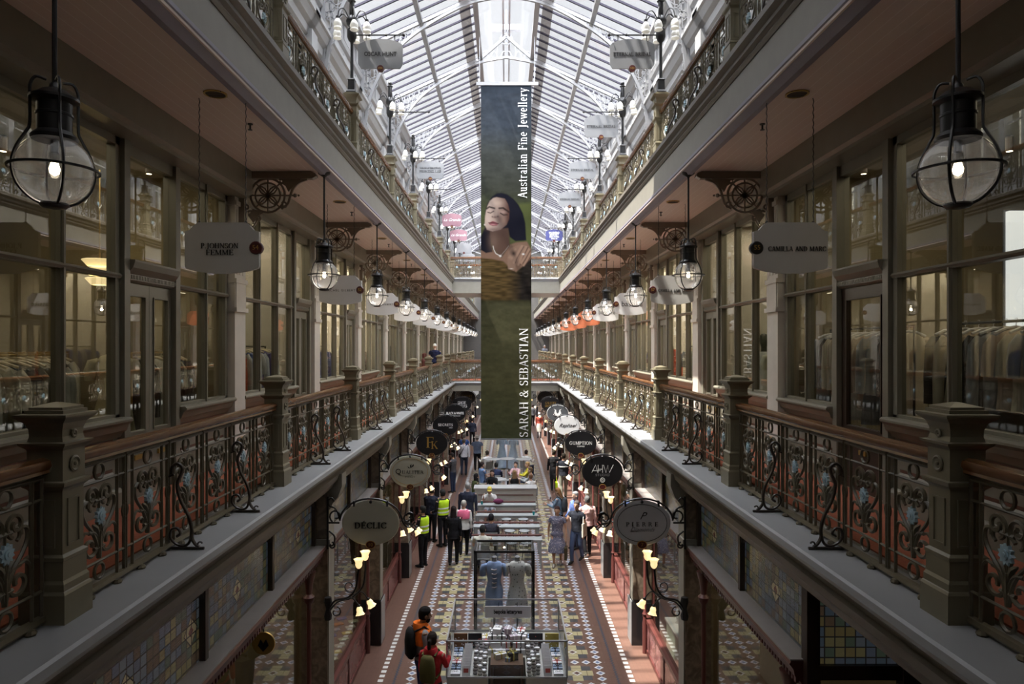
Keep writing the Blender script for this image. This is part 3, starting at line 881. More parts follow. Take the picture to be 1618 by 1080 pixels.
# ---- lights inside the shops
def area(name, loc, sx, sy, e, col=(1, .85, .62), rot=(0, 0, 0)):
    l = bpy.data.lights.new(name, 'AREA'); l.shape = 'RECTANGLE'; l.size = sx; l.size_y = sy; l.energy = e; l.color = col
    o = bpy.data.objects.new(name, l); COL.objects.link(o); o.location = loc; o.rotation_euler = rot
    return o
for s in (-1, 1):
    area('shop_ceiling_light', (s * 4.9, 6.7, 8.42), 1.4, 4.5, 30)
    area('shop_ceiling_light', (s * 4.9, 11.6, 8.42), 1.4, 3.2, 40)
    area('shop_ceiling_light', (s * 5.6, 19.4, 8.42), 1.6, 10, 480)
    area('shop_ceiling_light', (s * 5.6, 40, 8.42), 1.6, 28, 800)
    area('shop_ceiling_light', (s * 4.6, 14, 3.98), 1.4, 12, 120)
    area('shop_ceiling_light', (s * 4.6, 36, 3.98), 1.4, 30, 220)
# ================================================================== BALUSTRADES
def panel_mesh():
    """one scrollwork panel: y = along the rail (0.575 wide, centred), z up from the ledge"""
    b = MB(); x = 0
    T = lambda pts, r=.0085, n=5, **k: b.tube([(x, p[0], p[1]) for p in pts], [q * 1.32 for q in r] if isinstance(r, list) else r * 1.32, n, **k)
    def sym(pts, **k):
        T(pts, **k); T([(-p[0], p[1]) for p in pts], **k)
    for y in (-.2875, .2875): T([(y, .05), (y, .86)], .009)
    for y in (-.205, .205): T([(y, .05), (y, .86)], .009)
    for z in (.20, .73): T([(-.2875, z), (.2875, z)], .0075)
    T([(-.2875, .855), (.2875, .855)], .011)
    for z in (.135, .795): T([(.052 * math.cos(a * PI / 6), z + .052 * math.sin(a * PI / 6)) for a in range(12)], .0085, close=True)
    # lower volutes curling out of the foot
    sym(spiral(.096, .318, .020, .094, 560, 80, 24), r=.0105)
    sym(bez([(.01, .245), (.03, .33), (.075, .41), (.135, .475), (.172, .54), (.165, .60), (.125, .615), (.12, .575)], 4), r=.0095)
    sym(bez([(.11, .41), (.15, .42), (.185, .39), (.19, .33)], 3), r=.008)
    # upper volutes meeting at a clasp
    sym(spiral(.078, .640, .072, .016, 250, -230, 20), r=.010)
    sym(spiral(.075, .575, .05, .03, 100, -60, 6), r=.008)
    T([(-.05, .605), (.05, .605)], .010); T([(-.055, .29), (.055, .29)], .010)
    T([(0, .22), (0, .40)], .013)
    # stem and leaves
    T([(0, .36), (0, .47)], .008)
    sym(bez([(.01, .36), (.03, .42), (.07, .455)], 4), r=[.008, .010, .013, .014, .013, .013, .012, .009, .004])
    sym(bez([(.008, .38), (.018, .44), (.03, .47)], 3), r=.008)
    T([(0, .52), (0, .60)], .007)
    return b
def link_mesh():
    """twisted link bar set in the narrow gap between two panels"""
    b = MB()
    pts = [(0, .004 * math.sin(i * 1.9), .20 + .53 * i / 24) for i in range(25) if not (10 <= i <= 14)]
    b.tube(pts[:10], .008, 5); b.tube(pts[10:], .008, 5)
    b.tube([(0, .034 * math.cos(a * PI / 5), .465 + .05 * math.sin(a * PI / 5)) for a in range(10)], .009, 5, close=True)
    return b
def flower_mesh():
    b = MB(); n = 22; c = (-.008, 0, .50)
    for x0, x1, r0, r1 in ((-.010, .010, .040, .055), (-.017, .012, .027, .027), (-.022, .01, .012, .012)):
        P = [(c[1] + (r1 if k % 2 else r0) * math.cos(2 * PI * k / n), c[2] + (r1 if k % 2 else r0) * math.sin(2 * PI * k / n) * 1.1) for k in range(n)]
        b.prism([(p[0], p[1]) for p in P], c[0] + x0, c[0] + x1, 'x')
    return b
def stay_mesh():
    """S-shaped wrought stay standing on the ledge on the open side (-x)"""
    b = MB(); T = lambda p, r=.010: b.tube([(q[0], 0, q[1]) for q in p], r, 6)
    T(bez([(-.03, .60), (-.035, .655), (-.075, .685), (-.115, .655), (-.105, .60), (-.075, .52), (-.10, .40), (-.165, .27), (-.19, .17), (-.19, .10), (-.215, .05), (-.25, .02)], 4), .015)
    T(bez([(-.185, .10), (-.165, .05), (-.12, .03), (-.06, .05), (-.02, .10), (-.03, .16), (-.075, .17), (-.10, .13), (-.07, .105)], 4), .012)
    T([(-.0, .012), (-.29, .012)], .012)
    T(spiral(-.262, .045, .03, .012, -90, 160, 8), .008)
    T([(-.0, .58), (-.05, .60)], .008)
    return b
PM, LM, FM, SM = panel_mesh(), link_mesh(), flower_mesh(), stay_mesh()
_pm = {}
def shared(key, mbf, name, m, parent, loc, smooth=True, rotz=0):
    if key not in _pm:
        o = mbf.build(name, m, parent, smooth=smooth, angle=60); _pm[key] = o.data
    else:
        o = bpy.data.objects.new(name, _pm[key]); COL.objects.link(o); o.parent = parent
    o.location = loc; o.rotation_euler = (0, 0, rotz)
    return o

def balustrade(label, loc, length, sx=1, rotz=0, stays=True, wood=True, group=None, detail=True):
    """local: y along the rail from 0 to length, -x is the open side"""
    o = thing('balustrade', label, 'balustrade', loc, rotz, group, sx)
    n = max(1, round(length / .60)); p = length / n
    b = MB()
    b.tube([(.02, 0, .925), (.02, length, .925)], .001, 4)
    pr = [(-.035, .90), (-.052, .925), (-.045, .955), (0, .972), (.055, .955), (.062, .925), (.045, .90)]
    b = MB().prism(pr, 0, length)
    hr = b.build('handrail', M['rail'], o, smooth=True, angle=50)
    b = MB().prism([(-.02, .872), (-.04, .885), (-.036, .902), (.05, .902), (.05, .872)], 0, length)
    b.build('under_rail', M['rail'], hr)
    b = MB().prism([(-.022, .015), (-.03, .03), (-.022, .055), (.02, .055), (.02, .015)], 0, length)
    k = int(length / .3)
    for i in range(k): b.lathe([(.03, 0), (.035, .01), (.025, .028), (.01, .03)], (-.032, (i + .5) * length / k, 0), 8)
    b.build('bottom_rail', M['sage_iron'], o)
    for i in range(n):
        y = (i + .5) * p
        if detail:
            f = shared('panel', PM, 'scroll_panel', M['sage_iron'], o, (0, y, 0)); f.scale = (1, p / .60, 1)
            shared('flower', FM, 'flower_boss', M['flower'], f, (0, 0, 0))
            if i < n: shared('link', LM, 'link_bar', M['sage_iron'], o, (0, i * p, 0)) if i else None
    if stays:
        for t in (1 / 3, 2 / 3): shared('stay', SM, 'scroll_stay', M['stay'], o, (0, round(n * t) * p, 0))
    return o

def newel(label, loc, sx=1, group=None, lamp=False):
    o = thing('newel_post', label, 'post', loc, 0, group, sx)
    MB().sq([(.135, 0), (.135, .17), (.128, .185), (.122, .19), (.122, .23), (.112, .25), (.112, .36), (.118, .365), (.118, .385), (.10, .40)]).build('base', M['post'], o)
    b = MB().sq([(.10, .385), (.10, .78)])
    for d in (0, 1):
        for q in (-1, 1):
            for t in (-.058, .046):
                a = (t, t + .012) 
                if d == 0: b.box(q * .10 - .008, q * .10 + .008, a[0], a[1], .44, .72)
                else: b.box(a[0], a[1], q * .10 - .008, q * .10 + .008, .44, .72)
            for z in (.44, .71):
                if d == 0: b.box(q * .10 - .008, q * .10 + .008, -.058, .058, z, z + .012)
                else: b.box(-.058, .058, q * .10 - .008, q * .10 + .008, z, z + .012)
    b.build('shaft', M['post'], o)
    b = MB().sq([(.10, .77), (.104, .78), (.125, .80), (.13, .815), (.13, .825), (.105, .83), (.105, 1.01), (.112, 1.02), (.135, 1.04), (.14, 1.055), (.105, 1.06), (.098, 1.09), (.10, 1.13), (.115, 1.17), (.15, 1.20), (.155, 1.21), (.155, 1.222), (.12, 1.225)])
    cp = b.build('capital', M['post'], o)
    b = MB().sq([(.115, 1.222), (.115, 1.245), (.10, 1.247), (.10, 1.262), (.02, 1.285), (.001, 1.287)]); b.build('cap', M['post'], o)
    for q in (-1,):
        b = MB().lathe([(.045, 0), (.05, .008), (.04, .014), (.032, .008), (.03, .006), (.012, .006), (.012, .016), (.001, .02)], (0, 0, 0), 14, 'x')
        b.v = [(-p[0] - .104, p[1], p[2] + .92) for p in b.v]; b.build('rosette', M['post'], cp, smooth=True)
        b = MB().lathe([(.045, 0), (.05, .008), (.04, .014), (.03, .006), (.012, .006), (.012, .016), (.001, .02)], (0, 0, 0), 14, 'y')
        b.v = [(p[0], -p[1] - .104, p[2] + .92) for p in b.v]; b.build('rosette', M['post'], cp, smooth=True)
        b = MB().lathe([(.026, 0), (.028, .006), (.02, .01), (.008, .005), (.001, .012)], (0, 0, 0), 12, 'x')
        b.v = [(-p[0] - .103, p[1], p[2] + 1.10) for p in b.v]; b.build('rosette', M['post'], cp, smooth=True)
    return o

XR = 2.70
LV = {1: (Z1, 'lower gallery'), 2: (Z2, 'upper gallery')}
n1 = newel('x', (XR, POSTS[0], Z1)); first = True
for lv in (1, 2):
    z, ln = LV[lv]
    for s in (-1, 1):
        for i, y in enumerate(POSTS):
            if YB0 - .2 < y < YB1 + .2: y = YB0 - .02
            if lv == 2 and i == 0: continue
            lab = '%s square newel post along the %s %s rail, with moulded cap' % (ORD[i], SIDE[s], ln)
            g = 'newel posts of the %s rail' % ln
            if first: n1['label'] = lab; n1['group'] = g; n1.location = (s * XR, y, z); n1.scale = (s, 1, 1); first = False
            else: dup(n1, (s * XR, y, z), lab, sx=s, group=g)
        dup(n1, (s * XR, YB1 + .0, z), 'square newel post at the far %s corner of the %s bridge' % (SIDE[s], ln.split()[0]), sx=s, group='newel posts of the %s rail' % ln)
        ys = [y for y in POSTS if not (YB0 - .2 < y < YB1 + .2)]
        segs = [(.2, POSTS[0])] if lv == 1 else []
        pts = POSTS[:7] + [YB0]
        segs += list(zip(pts[:-1], pts[1:])) + [(YB1, POSTS[8])] + list(zip(POSTS[8:-1], POSTS[9:]))
        for k, (a, c) in enumerate(segs):
            a2, c2 = a + .12, c - .12
            if lv == 2 and c < 6: continue
            far = a > 40
            lab = '%s span of ornate scrollwork railing with brown handrail, %s side of the %s' % (ORD[min(k, 15)], SIDE[s], ln)
            balustrade(lab, (s * XR, a2, z), c2 - a2, s, stays=(not far), group='balustrade spans of the %s' % ln)
    # rails of the crossing bridge
    zb = z
    for y, rz, w, sgn in ((YB0 + .02, PI / 2, 'near', 1), (YB1 - .02, PI / 2, 'far', -1)):
        balustrade('scrollwork railing with brown handrail on the %s edge of the %s bridge' % (w, ln.split()[0]), (2.56, y, zb), 5.12, sgn * 1, rotz=rz, stays=False, group='bridge railings')

# ================================================================== LAMP POSTS ON THE UPPER RAIL
def lamp_post(label, loc, s):
    o = thing('lamp_post', label, 'lamp post', loc, 0, 'iron lamp posts on the upper rail', s)
    z = 0
    MB().sq([(.085, 0), (.08, .03), (.06, .06), (.055, .22), (.065, .24), (.05, .26)]).build('base', M['black'], o)
    MB().lathe([(.03, .25), (.026, .85), (.03, .9), (.06, .93), (.085, 1.0), (.085, 1.12), (.05, 1.14), (.04, 1.16), (.09, 1.2), (.105, 1.26), (.09, 1.32), (.04, 1.37), (.045, 1.40), (.045, 1.6), (.07, 1.62), (.03, 1.65)], (0, 0, 0), 10).build('pole', M['black'], o, smooth=True)
    MB().ball((0, 0, 1.69), .045, 10).build('finial', M['black'], o, smooth=True)
    b = MB(); b.tube([(0, 0, 1.03), (-.93, 0, 1.03)], .014, 6)
    for x in (-.3, -.6, -.9): b.ball((x, 0, 1.03), .026, 6)
    b.tube([(-.9, -.05, 1.03), (-.9, .05, 1.03)], .01, 5)
    b.build('sign_arm', M['black'], o)
    for k, (a, dz) in enumerate(((200, 0), (250, -.05), (310, 0), (20, -.02), (90, .0), (140, 0))):
        if k in (3, 5): pass
        ca, sa = math.cos(math.radians(a)), math.sin(math.radians(a))
        b = MB(); b.tube(bez([(.04 * ca, .04 * sa, 1.26), (.16 * ca, .16 * sa, 1.42), (.26 * ca, .26 * sa, 1.38), (.3 * ca, .3 * sa, 1.24 + dz)], 4), .010, 5)
        b.lathe([(.03, 0), (.035, -.04), (.02, -.05)], (.3 * ca, .3 * sa, 1.25 + dz), 8)
        br = b.build('branch', M['black'], o)
        MB().lathe([(.03, 0), (.06, -.05), (.075, -.1), (.06, -.14), (.075, -.17), (.07, -.175), (.02, -.1)], (.3 * ca, .3 * sa, 1.21 + dz), 10).build('lamp_shade', M['frost'], br, smooth=True)
    return o
lp = None
for s in (-1, 1):
    for i, y in enumerate(POSTS[1:], 1):
        if YB0 - .2 < y < YB1 + .2: y = YB0 - .02
        lab = '%s black iron lamp post with white glass shades on the %s upper rail' % (ORD[i], SIDE[s])
        if lp is None: lp = lamp_post(lab, (s * XR, y, Z2 + 1.26), s)
        else: dup(lp, (s * XR, y, Z2 + 1.26), lab, sx=s)

# ================================================================== PENDANT GLOBE LANTERNS
def pendant(label, loc):
    o = thing('pendant_lantern', label, 'lamp', loc, 0, 'globe lanterns under the gallery ceiling')
    H = ZS - loc[2]; K = 1.0
    G = lambda b: (setattr(b, 'v', [(p[0] * K, p[1] * K, p[2] * K) for p in b.v]), b)[1]
    MB().lathe([(.09, H), (.085, H - .03), (.02, H - .07), (.012, H - .09)], (0, 0, 0), 14).build('ceiling_rose', M['black'], o, smooth=True)
    MB().lathe([(.013, .47), (.013, H - .05)], (0, 0, 0), 8).build('rod', M['black'], o)
    G(MB().lathe([(.115, .165), (.118, .185), (.105, .20), (.088, .215), (.088, .30), (.094, .305), (.094, .315), (.088, .32), (.088, .375), (.125, .39), (.125, .405), (.10, .42), (.07, .445), (.03, .46), (.018, .49), (.001, .49)], (0, 0, 0), 20)).build('lantern_top', M['black'], o, smooth=True, angle=30)
    b = MB(); m = 14
    pr = []
    for i in range(m + 1):
        t = PI * (.13 + .84 * i / m) ; pr.append((max(.012, .198 * math.sin(t)), .20 * math.cos(t)))
    b.rings([[(r * math.cos(2 * PI * k / 24), r * math.sin(2 * PI * k / 24), z) for k in range(24)] for r, z in pr], cap=False)
    G(b).build('globe', M['lampglass'], o, smooth=True, angle=90)
    b = MB()
    for a in (45, 135, 225, 315):
        c, q = math.cos(math.radians(a)), math.sin(math.radians(a))
        P = [(.04, .50), (.09, .505), (.115, .46), (.118, .40), (.118, .24), (.135, .19), (.180, .10), (.203, 0), (.180, -.10), (.12, -.17), (.06, -.20)]
        b.tube([(r * c, r * q, z) for r, z in bez(P, 3)], .0085, 5)
    b.tube([(.222 * math.cos(2 * PI * k / 28), .222 * math.sin(2 * PI * k / 28), 0) for k in range(28)], .0085, 5, close=True)
    b.lathe([(.07, -.19), (.075, -.20), (.06, -.215), (.03, -.22)], (0, 0, 0), 14)
    G(b).build('wire_cage', M['black'], o, smooth=True)
    sk = MB().lathe([(.02, .20), (.02, .10), (.026, .09), (.026, .05), (.02, .045)], (0, 0, 0), 10).build('socket', M['black'], o)
    MB().lathe([(.001, -.035), (.024, -.02), (.028, .005), (.02, .035), (.014, .05)], (0, 0, 0), 12).build('bulb', M['bulb'], sk, smooth=True)
    return o
pd = None
PY = [3.87] + [9.6 + 3.92 * n for n in range(13)]
for s in (-1, 1):
    for i, y in enumerate(PY):
        lab = '%s black caged glass globe lantern hanging along the %s gallery ceiling' % (ORD[i], SIDE[s])
        if pd is None: pd = pendant(lab, (s * 2.56, y, 7.1))
        else: dup(pd, (s * 2.56, y, 7.1), lab)
        pl = bpy.data.lights.new('lantern_light', 'POINT'); pl.energy = (1.2 if i == 0 else 5.0 if i < 2 else 8.0); pl.color = (1, .86, .70); pl.shadow_soft_size = .03
        po = bpy.data.objects.new('lantern_light', pl); COL.objects.link(po); po.location = (s * 2.56, y, 7.04)

# ================================================================== FRETWORK CEILING BRACKETS
def bracket(label, loc, s):
    o = thing('ceiling_bracket', label, 'bracket', loc, 0, 'fretwork brackets under the gallery ceiling', s)
    m = M['tan_iron']
    MB().prism([(0, -.001), (-.98, -.001), (-1.05, -.03), (-1.06, -.07), (-1.0, -.10), (0, -.10)], -.05, .05).build('top_beam', m, o)
    b = MB(); cx, cz = -.37, -.33
    C = lambda r, w, x=cx, z=cz, n=24: b.tube([(x + r * math.cos(2 * PI * k / n), 0, z + r * math.sin(2 * PI * k / n)) for k in range(n)], w, 4, close=True)
    C(.24, .021); C(.175, .017); C(.03, .012, n=8)
    for k in range(8):
        a = k * PI / 4; b.tube([(cx, 0, cz), (cx + .24 * math.cos(a), 0, cz + .24 * math.sin(a))], .014, 4)
    for k in range(4):
        a = PI / 4 + k * PI / 2
        for q in (-1, 1):
            b.tube([(cx + r * math.cos(a + q * d), 0, cz + r * math.sin(a + q * d)) for r, d in ((.01, 0), (.05, .5), (.10, .42), (.145, .2), (.175, 0))], .014, 4)
    b.tube([(-.02, 0, -.10), (-.02, 0, -.95)], .018, 4)
    b.build('roundel', m, o)
    b = MB()
    b.tube(bez([(-.92, 0, -.10), (-.80, 0, -.15), (-.72, 0, -.24), (-.68, 0, -.36), (-.65, 0, -.45), (-.56, 0, -.52)], 4), .022, 4)
    b.tube([(-.61, 0, cz), (-.76, 0, cz)], .014, 4); b.ball((-.75, 0, cz), .03, 8); b.ball((-.80, 0, cz), .016, 6)
    b.prism([(-.84, -.1), (-.72, -.22), (-.66, -.28), (-.62, -.20), (-.56, -.16), (-.60, -.1)], -.018, .018)
    for (x, z, r) in ((-.56, -.14, .04), (-.60, -.47, .05), (-.13, -.60, .06), (-.08, -.78, .06), (-.24, -.66, .04), (-.07, -.50, .04)):
        b.tube([(p[0], 0, p[1]) for p in spiral(x, z, r, r * .3, 40, 400, 10)], .018, 4)
    b.tube(bez([(-.30, 0, -.57), (-.22, 0, -.62), (-.20, 0, -.72), (-.10, 0, -.82), (-.02, 0, -.92)], 4), .014, 4)
    b.prism([(-.28, -.56), (-.16, -.52), (-.10, -.62), (-.17, -.72)], -.018, .018)
    b.build('scrollwork', m, o)
    MB().sq([(.02, -.06, -.95), (.05, .06, -.88), (.05, .06, -.05), (.06, .07, 0)], (-.01, 0, 0)).build('wall_plate', m, o)
    return o
br = None
for s in (-1, 1):
    for i, y in enumerate(PS):
        lab = '%s openwork iron bracket with a wheel roundel above the %s gallery pilasters' % (ORD[i], SIDE[s])
        if br is None: br = bracket(lab, (s * 3.72, y, ZS), s)
        else: dup(br, (s * 3.72, y, ZS), lab, sx=s)

# ceiling vents and sprinklers
vt = None
for s in (-1, 1):
    for i, y in enumerate([6.62] + [p + 1.96 for p in PS[:8]]):
        lab = '%s round pierced vent set in the %s gallery ceiling' % (ORD[i], SIDE[s])
        if vt is None:
            vt = thing('ceiling_vent', lab, 'vent', (s * 2.82, y, ZS), 0, 'round ceiling vents')
            MB().lathe([(.11, -.001), (.11, -.012), (.095, -.014), (.09, -.004), (.001, -.004)], (0, 0, 0), 24).build('rim', M['brass'], vt, smooth=True)
            b = MB()
            for k in range(-3, 4): b.box(-.085, .085, k * .024 - .006, k * .024 + .006, -.012, -.003)
            b.build('grille', M['dark'], vt)
            sp = thing('sprinkler', 'small dark sprinkler head below the nearest %s ceiling vent' % SIDE[s], 'sprinkler', (s * 2.82, y + .9, ZS), 0, 'ceiling sprinklers')
            MB().lathe([(.03, 0), (.03, -.01), (.01, -.015), (.01, -.06), (.025, -.065), (.025, -.07)], (0, 0, 0), 10).build('sprinkler_head', M['black'], sp)
        else:
            dup(vt, (s * 2.82, y, ZS), lab)
            if i < 5: dup(sp, (s * 2.82, y + .9, ZS), 'small dark sprinkler head just beyond the %s %s ceiling vent' % (ORD[i], SIDE[s]))

# ================================================================== SIGNS
def sign_outline(w, h):
    """tablet with stepped shoulders and bowed top"""
    P = [(-w / 2, -h / 2 + .07), (-w / 2 + .01, -h / 2 + .05)]
    P += [(w * t, -h / 2 + .05 - .055 * (1 - (2 * t) ** 2)) for t in [-.42 + .84 * i / 8 for i in range(9)]]
    P += [(w / 2 - .01, -h / 2 + .05), (w / 2, -h / 2 + .07), (w / 2, h / 2 - .09), (w / 2 - .05, h / 2 - .075), (w / 2 - .09, h / 2 - .03), (w / 2 - .13, h / 2), (-w / 2 + .13, h / 2), (-w / 2 + .09, h / 2 - .03), (-w / 2 + .05, h / 2 - .075), (-w / 2, h / 2 - .09)]
    return P
def gallery_sign(label, s, y, m, w=.73, h=.50, x=2.80, z=7.07, number=None, disc=None):
    o = thing('hanging_sign', label, 'sign', (s * x, y, z), 0, 'tablet signs hung over the gallery')
    MB().prism(sign_outline(w, h), -.02, .02).build('sign_board', m, o)
    b = MB()
    for q in (-.23, .23):
        n = 34; L = ZS - z - h / 2
        b.tube([(q + (.004 if k % 2 else -.004), 0, h / 2 + L * k / n) for k in range(n + 1)], .0045, 4)
        b.ball((q, 0, h / 2 - .005), .016, 8, sz=1.6)
    b.build('chain', M['black'], o)
    d = MB().lathe([(.001, -.03), (.058, -.03), (.066, -.02), (.066, .02), (.058, .03), (.001, .03)], (-s * (w / 2 - .03), 0, 0), 18, 'y').build('number_disc', disc or M['maroon'], o, smooth=True, angle=30)
    if number: text(number, .065, M['gold'], d, (-s * (w / 2 - .03), -.033, 0), ext=.001)
    return o
g = gallery_sign('grey tablet sign with two rows of black capitals hanging over the near left rail', -1, 6.74, M['board'], number='54')
serif('P.JOHNSON', .052, M['ink'], g, (-.02, -.024, .02), .37); serif('FEMME', .052, M['ink'], g, (-.02, -.024, -.045), .27)
g = gallery_sign('grey tablet sign with one row of black capitals hanging over the near right rail', 1, 6.74, M['board'], number='55', disc=M['ink'])
serif('CAMILLA AND MARC', .046, M['ink'], g, (.06, -.024, -.01), .57)
LS = [('RACHEL GILBERT', 'sans'), ('RACHEL GILBERT', 'sans'), (None, 0), (None, 0), (None, 0), (None, 0), (None, 0), (None, 0), (None, 0), (None, 0)]
for i, (t, k) in enumerate(LS):
    y = 11.75 + 3.92 * i
    g = gallery_sign('%s white tablet sign in the row hanging over the left lower rail' % ORD[i + 1], -1, y, M['board_w'], x=2.85, number='%d' % (52 - 2 * i))
    if t: text(t, .055, M['ink'], g, (.0, -.022, -.01), ext=.001, space=1.25)
RS = [('CAMILLA AND MARC', 'serif', 'board'), ('bassike', 'sans', 'board_w'), ('bassike', 'sans', 'board_w'), (None, 0, 'coral'), (None, 0, 'coral'), (None, 0, 'coral'), (None, 0, 'board_w'), (None, 0, 'board_w'), (None, 0, 'board_w'), (None, 0, 'board_w')]
for i, (t, k, mm) in enumerate(RS):
    y = 11.75 + 3.92 * i
    g = gallery_sign('%s %s tablet sign in the row hanging over the right lower rail' % (ORD[i + 1], {'board': 'grey', 'board_w': 'white', 'coral': 'coral'}[mm]), 1, y, M[mm], x=2.85, number='%d' % (57 + 2 * i))
    if k == 'serif': serif(t, .046, M['ink'], g, (.04, -.024, -.01), .57)
    if k == 'sans': text(t, .17, M['ink'], g, (.03, -.022, .0), ext=.001)

def upper_sign(label, s, y, m, number=None):
    w, h = .78, .52
    o = thing('hanging_sign', label, 'sign', (s * (XR - .50), y, Z2 + 1.26 + .70), 0, 'tablet signs on the upper lamp posts')
    P = [(-w / 2, -h / 2 + .08), (-w / 2 + .05, -h / 2), (w / 2 - .05, -h / 2), (w / 2, -h / 2 + .08), (w / 2, h / 2 - .12), (w / 2 - .02, h / 2 - .09)]
    P += [(w * t, h / 2 - .09 + .09 * (1 - (2 * t) ** 2)) for t in [.4 - .8 * i / 8 for i in range(9)]] + [(-w / 2 + .02, h / 2 - .09), (-w / 2, h / 2 - .12)]
    MB().prism(P, -.015, .015).build('sign_board', m, o)
    b = MB()
    for q in (-.25, .25): b.tube([(q, 0, h / 2 - .08), (q, 0, h / 2 + .07)], .008, 5); b.ball((q, 0, h / 2 - .04), .018, 6)
    b.build('hanger', M['black'], o)
    d = MB().lathe([(.001, -.025), (.058, -.025), (.058, .025), (.001, .025)], (0, 0, -h / 2), 16, 'y').build('number_disc', M['maroon'], o)
    if number: text(number, .055, M['gold'], d, (0, -.028, -h / 2), ext=.001)
    return o
g = upper_sign('pale tablet sign with bold black capitals on the nearest left upper lamp post', -1, POSTS[2], M['board_up'], '104'); text('OSCAR HUNT', .105, M['ink'], g, (0, -.018, -.01), ext=.001, off=.002, sx=.85)
g = upper_sign('pale tablet sign with two rows of small serif capitals, fourth left upper lamp post', -1, POSTS[4], M['board_up'], '100'); serif('SARAH & SEBASTIAN', .045, M['ink'], g, (0, -.018, .05), .6); serif('PIERCING LAB', .07, M['ink'], g, (0, -.018, -.045), .62)
g = upper_sign('nearer of the two dusty pink signs with white script', -1, POSTS[6], M['pink'], '96'); text('La Grande', .16, M['whiteink'], g, (0, -.018, 0), ext=.001, shear=.4)
g = upper_sign('farther of the two dusty pink signs with white script', -1, YB0 - .02, M['pink'], '94'); text('La Grande', .16, M['whiteink'], g, (0, -.018, 0), ext=.001, shear=.4)
g = upper_sign('plain white tablet sign behind the farther dusty pink sign', -1, POSTS[8], M['board_up'])
g = upper_sign('white tablet sign with grey script, farthest of the left upper row', -1, POSTS[9], M['board_up']); text('Official', .15, M['greyink'], g, (0, -.018, .08), ext=.001, shear=.4); text('Studios', .15, M['greyink'], g, (0, -.018, -.08), ext=.001, shear=.4)
for k, i in enumerate((2, 3, 4, 5)):
    g = upper_sign('%s grey tablet sign with spaced serif capitals on the right upper lamp posts' % ORD[k], 1, POSTS[i], M['board_up'] if k < 3 else M['board_up'], '%d' % (101 + k * 2))
    serif('ETERNAL BRIDAL', .062, M['ink'], g, (0, -.018, -.01), .66)
g = upper_sign('royal blue sign with white capitals on a far right upper lamp post', 1, YB0 - .02, M['navy'])
for t, z, q in (('MAMBO', .10, .13), ('SHORT', -.0, .13), ('MEN & WOMEN', -.09, .06), ('TAILOR', -.17, .08)): text(t, q, M['whiteink'], g, (0, -.018, z), ext=.001, off=.003)

# ---- oval signs and tulip lamps of the ground floor
def tulip(b_iron, o, base, d, size=1.0, m=None, parent=None):
    """flower-shaped glass shade; base point and opening direction"""
    D = Vector(d).normalized(); q = Vector((0, 0, 1)).rotation_difference(D).to_matrix().to_4x4()
    k = size
    b = MB(); n = 12; rs = []
    for r, z in ((.018, 0), (.038, .02), (.050, .05), (.048, .085), (.058, .115), (.072, .135)):
        rs.append([((r + (.006 * math.cos(i * PI) if z > .1 else 0)) * k * math.cos(2 * PI * i / n), (r + (.006 * math.cos(i * PI) if z > .1 else 0)) * k * math.sin(2 * PI * i / n), z * k) for i in range(n)])
    b.rings(rs, cap=False)
    b.add([(0, 0, .01), (.02 * k, 0, .05 * k), (0, .02 * k, .05 * k), (-.02 * k, -.0, .05 * k), (0, 0, .1 * k)], [(0, 1, 2), (0, 2, 3), (4, 1, 2), (4, 2, 3)])
    b.xf(Matrix.Translation(base) @ q)
    return b.build('lamp_shade', m or M['tulip'], parent or o, smooth=True)
def oval_bracket(label, s, y):
    o = thing('sign_bracket', label, 'bracket', (s * 2.585, y, 3.55), 0, 'scrolled iron sign brackets on the ground floor piers', s)
    b = MB(); T = lambda p, r=.013: b.tube([(q[0], 0, q[1]) for q in p], r, 6)
    T([( -.625 + .45 * math.cos(math.radians(a)), .02 + .33 * math.sin(math.radians(a))) for a in range(5, 176, 10)], .014)
    T(spiral(-.12, .10, .10, .03, -60, 290)); T(bez([(-.18, .03), (-.12, .2), (-.03, .24), (-.01, .32), (-.06, .36), (-.1, .31)], 4))
    T([(0, .38), (0, -.38)], .016); T([(0, 0), (-.17, 0)], .014)
    T(bez([(-.02, -.12), (-.1, -.2), (-.08, -.32), (-.02, -.33)], 4)); T(spiral(-.06, -.33, .05, .02, 90, 420))
    T(spiral(-1.16, .06, .09, .025, 200, -160)); T(bez([(-1.07, .04), (-1.12, -.04), (-1.2, -.06), (-1.27, .02)], 4)); T(spiral(-1.2, .1, .06, .02, 0, 330))
    b.build('scroll_arm', M['black'], o)
    b = MB()
    for d in (-.07, .07): b.tube(bez([(-1.1, 0, 0), (-1.2, d * .5, -.02), (-1.28, d, -.08)], 4), .010, 5); b.ball((-1.28, d, -.08), .025, 6)
    bb = b.build('lamp_branch', M['black'], o)
    for d in (-.07, .07): tulip(None, o, (-1.28, d, -.08), (-.6, d * 3, -1), .62, parent=bb)
    return o
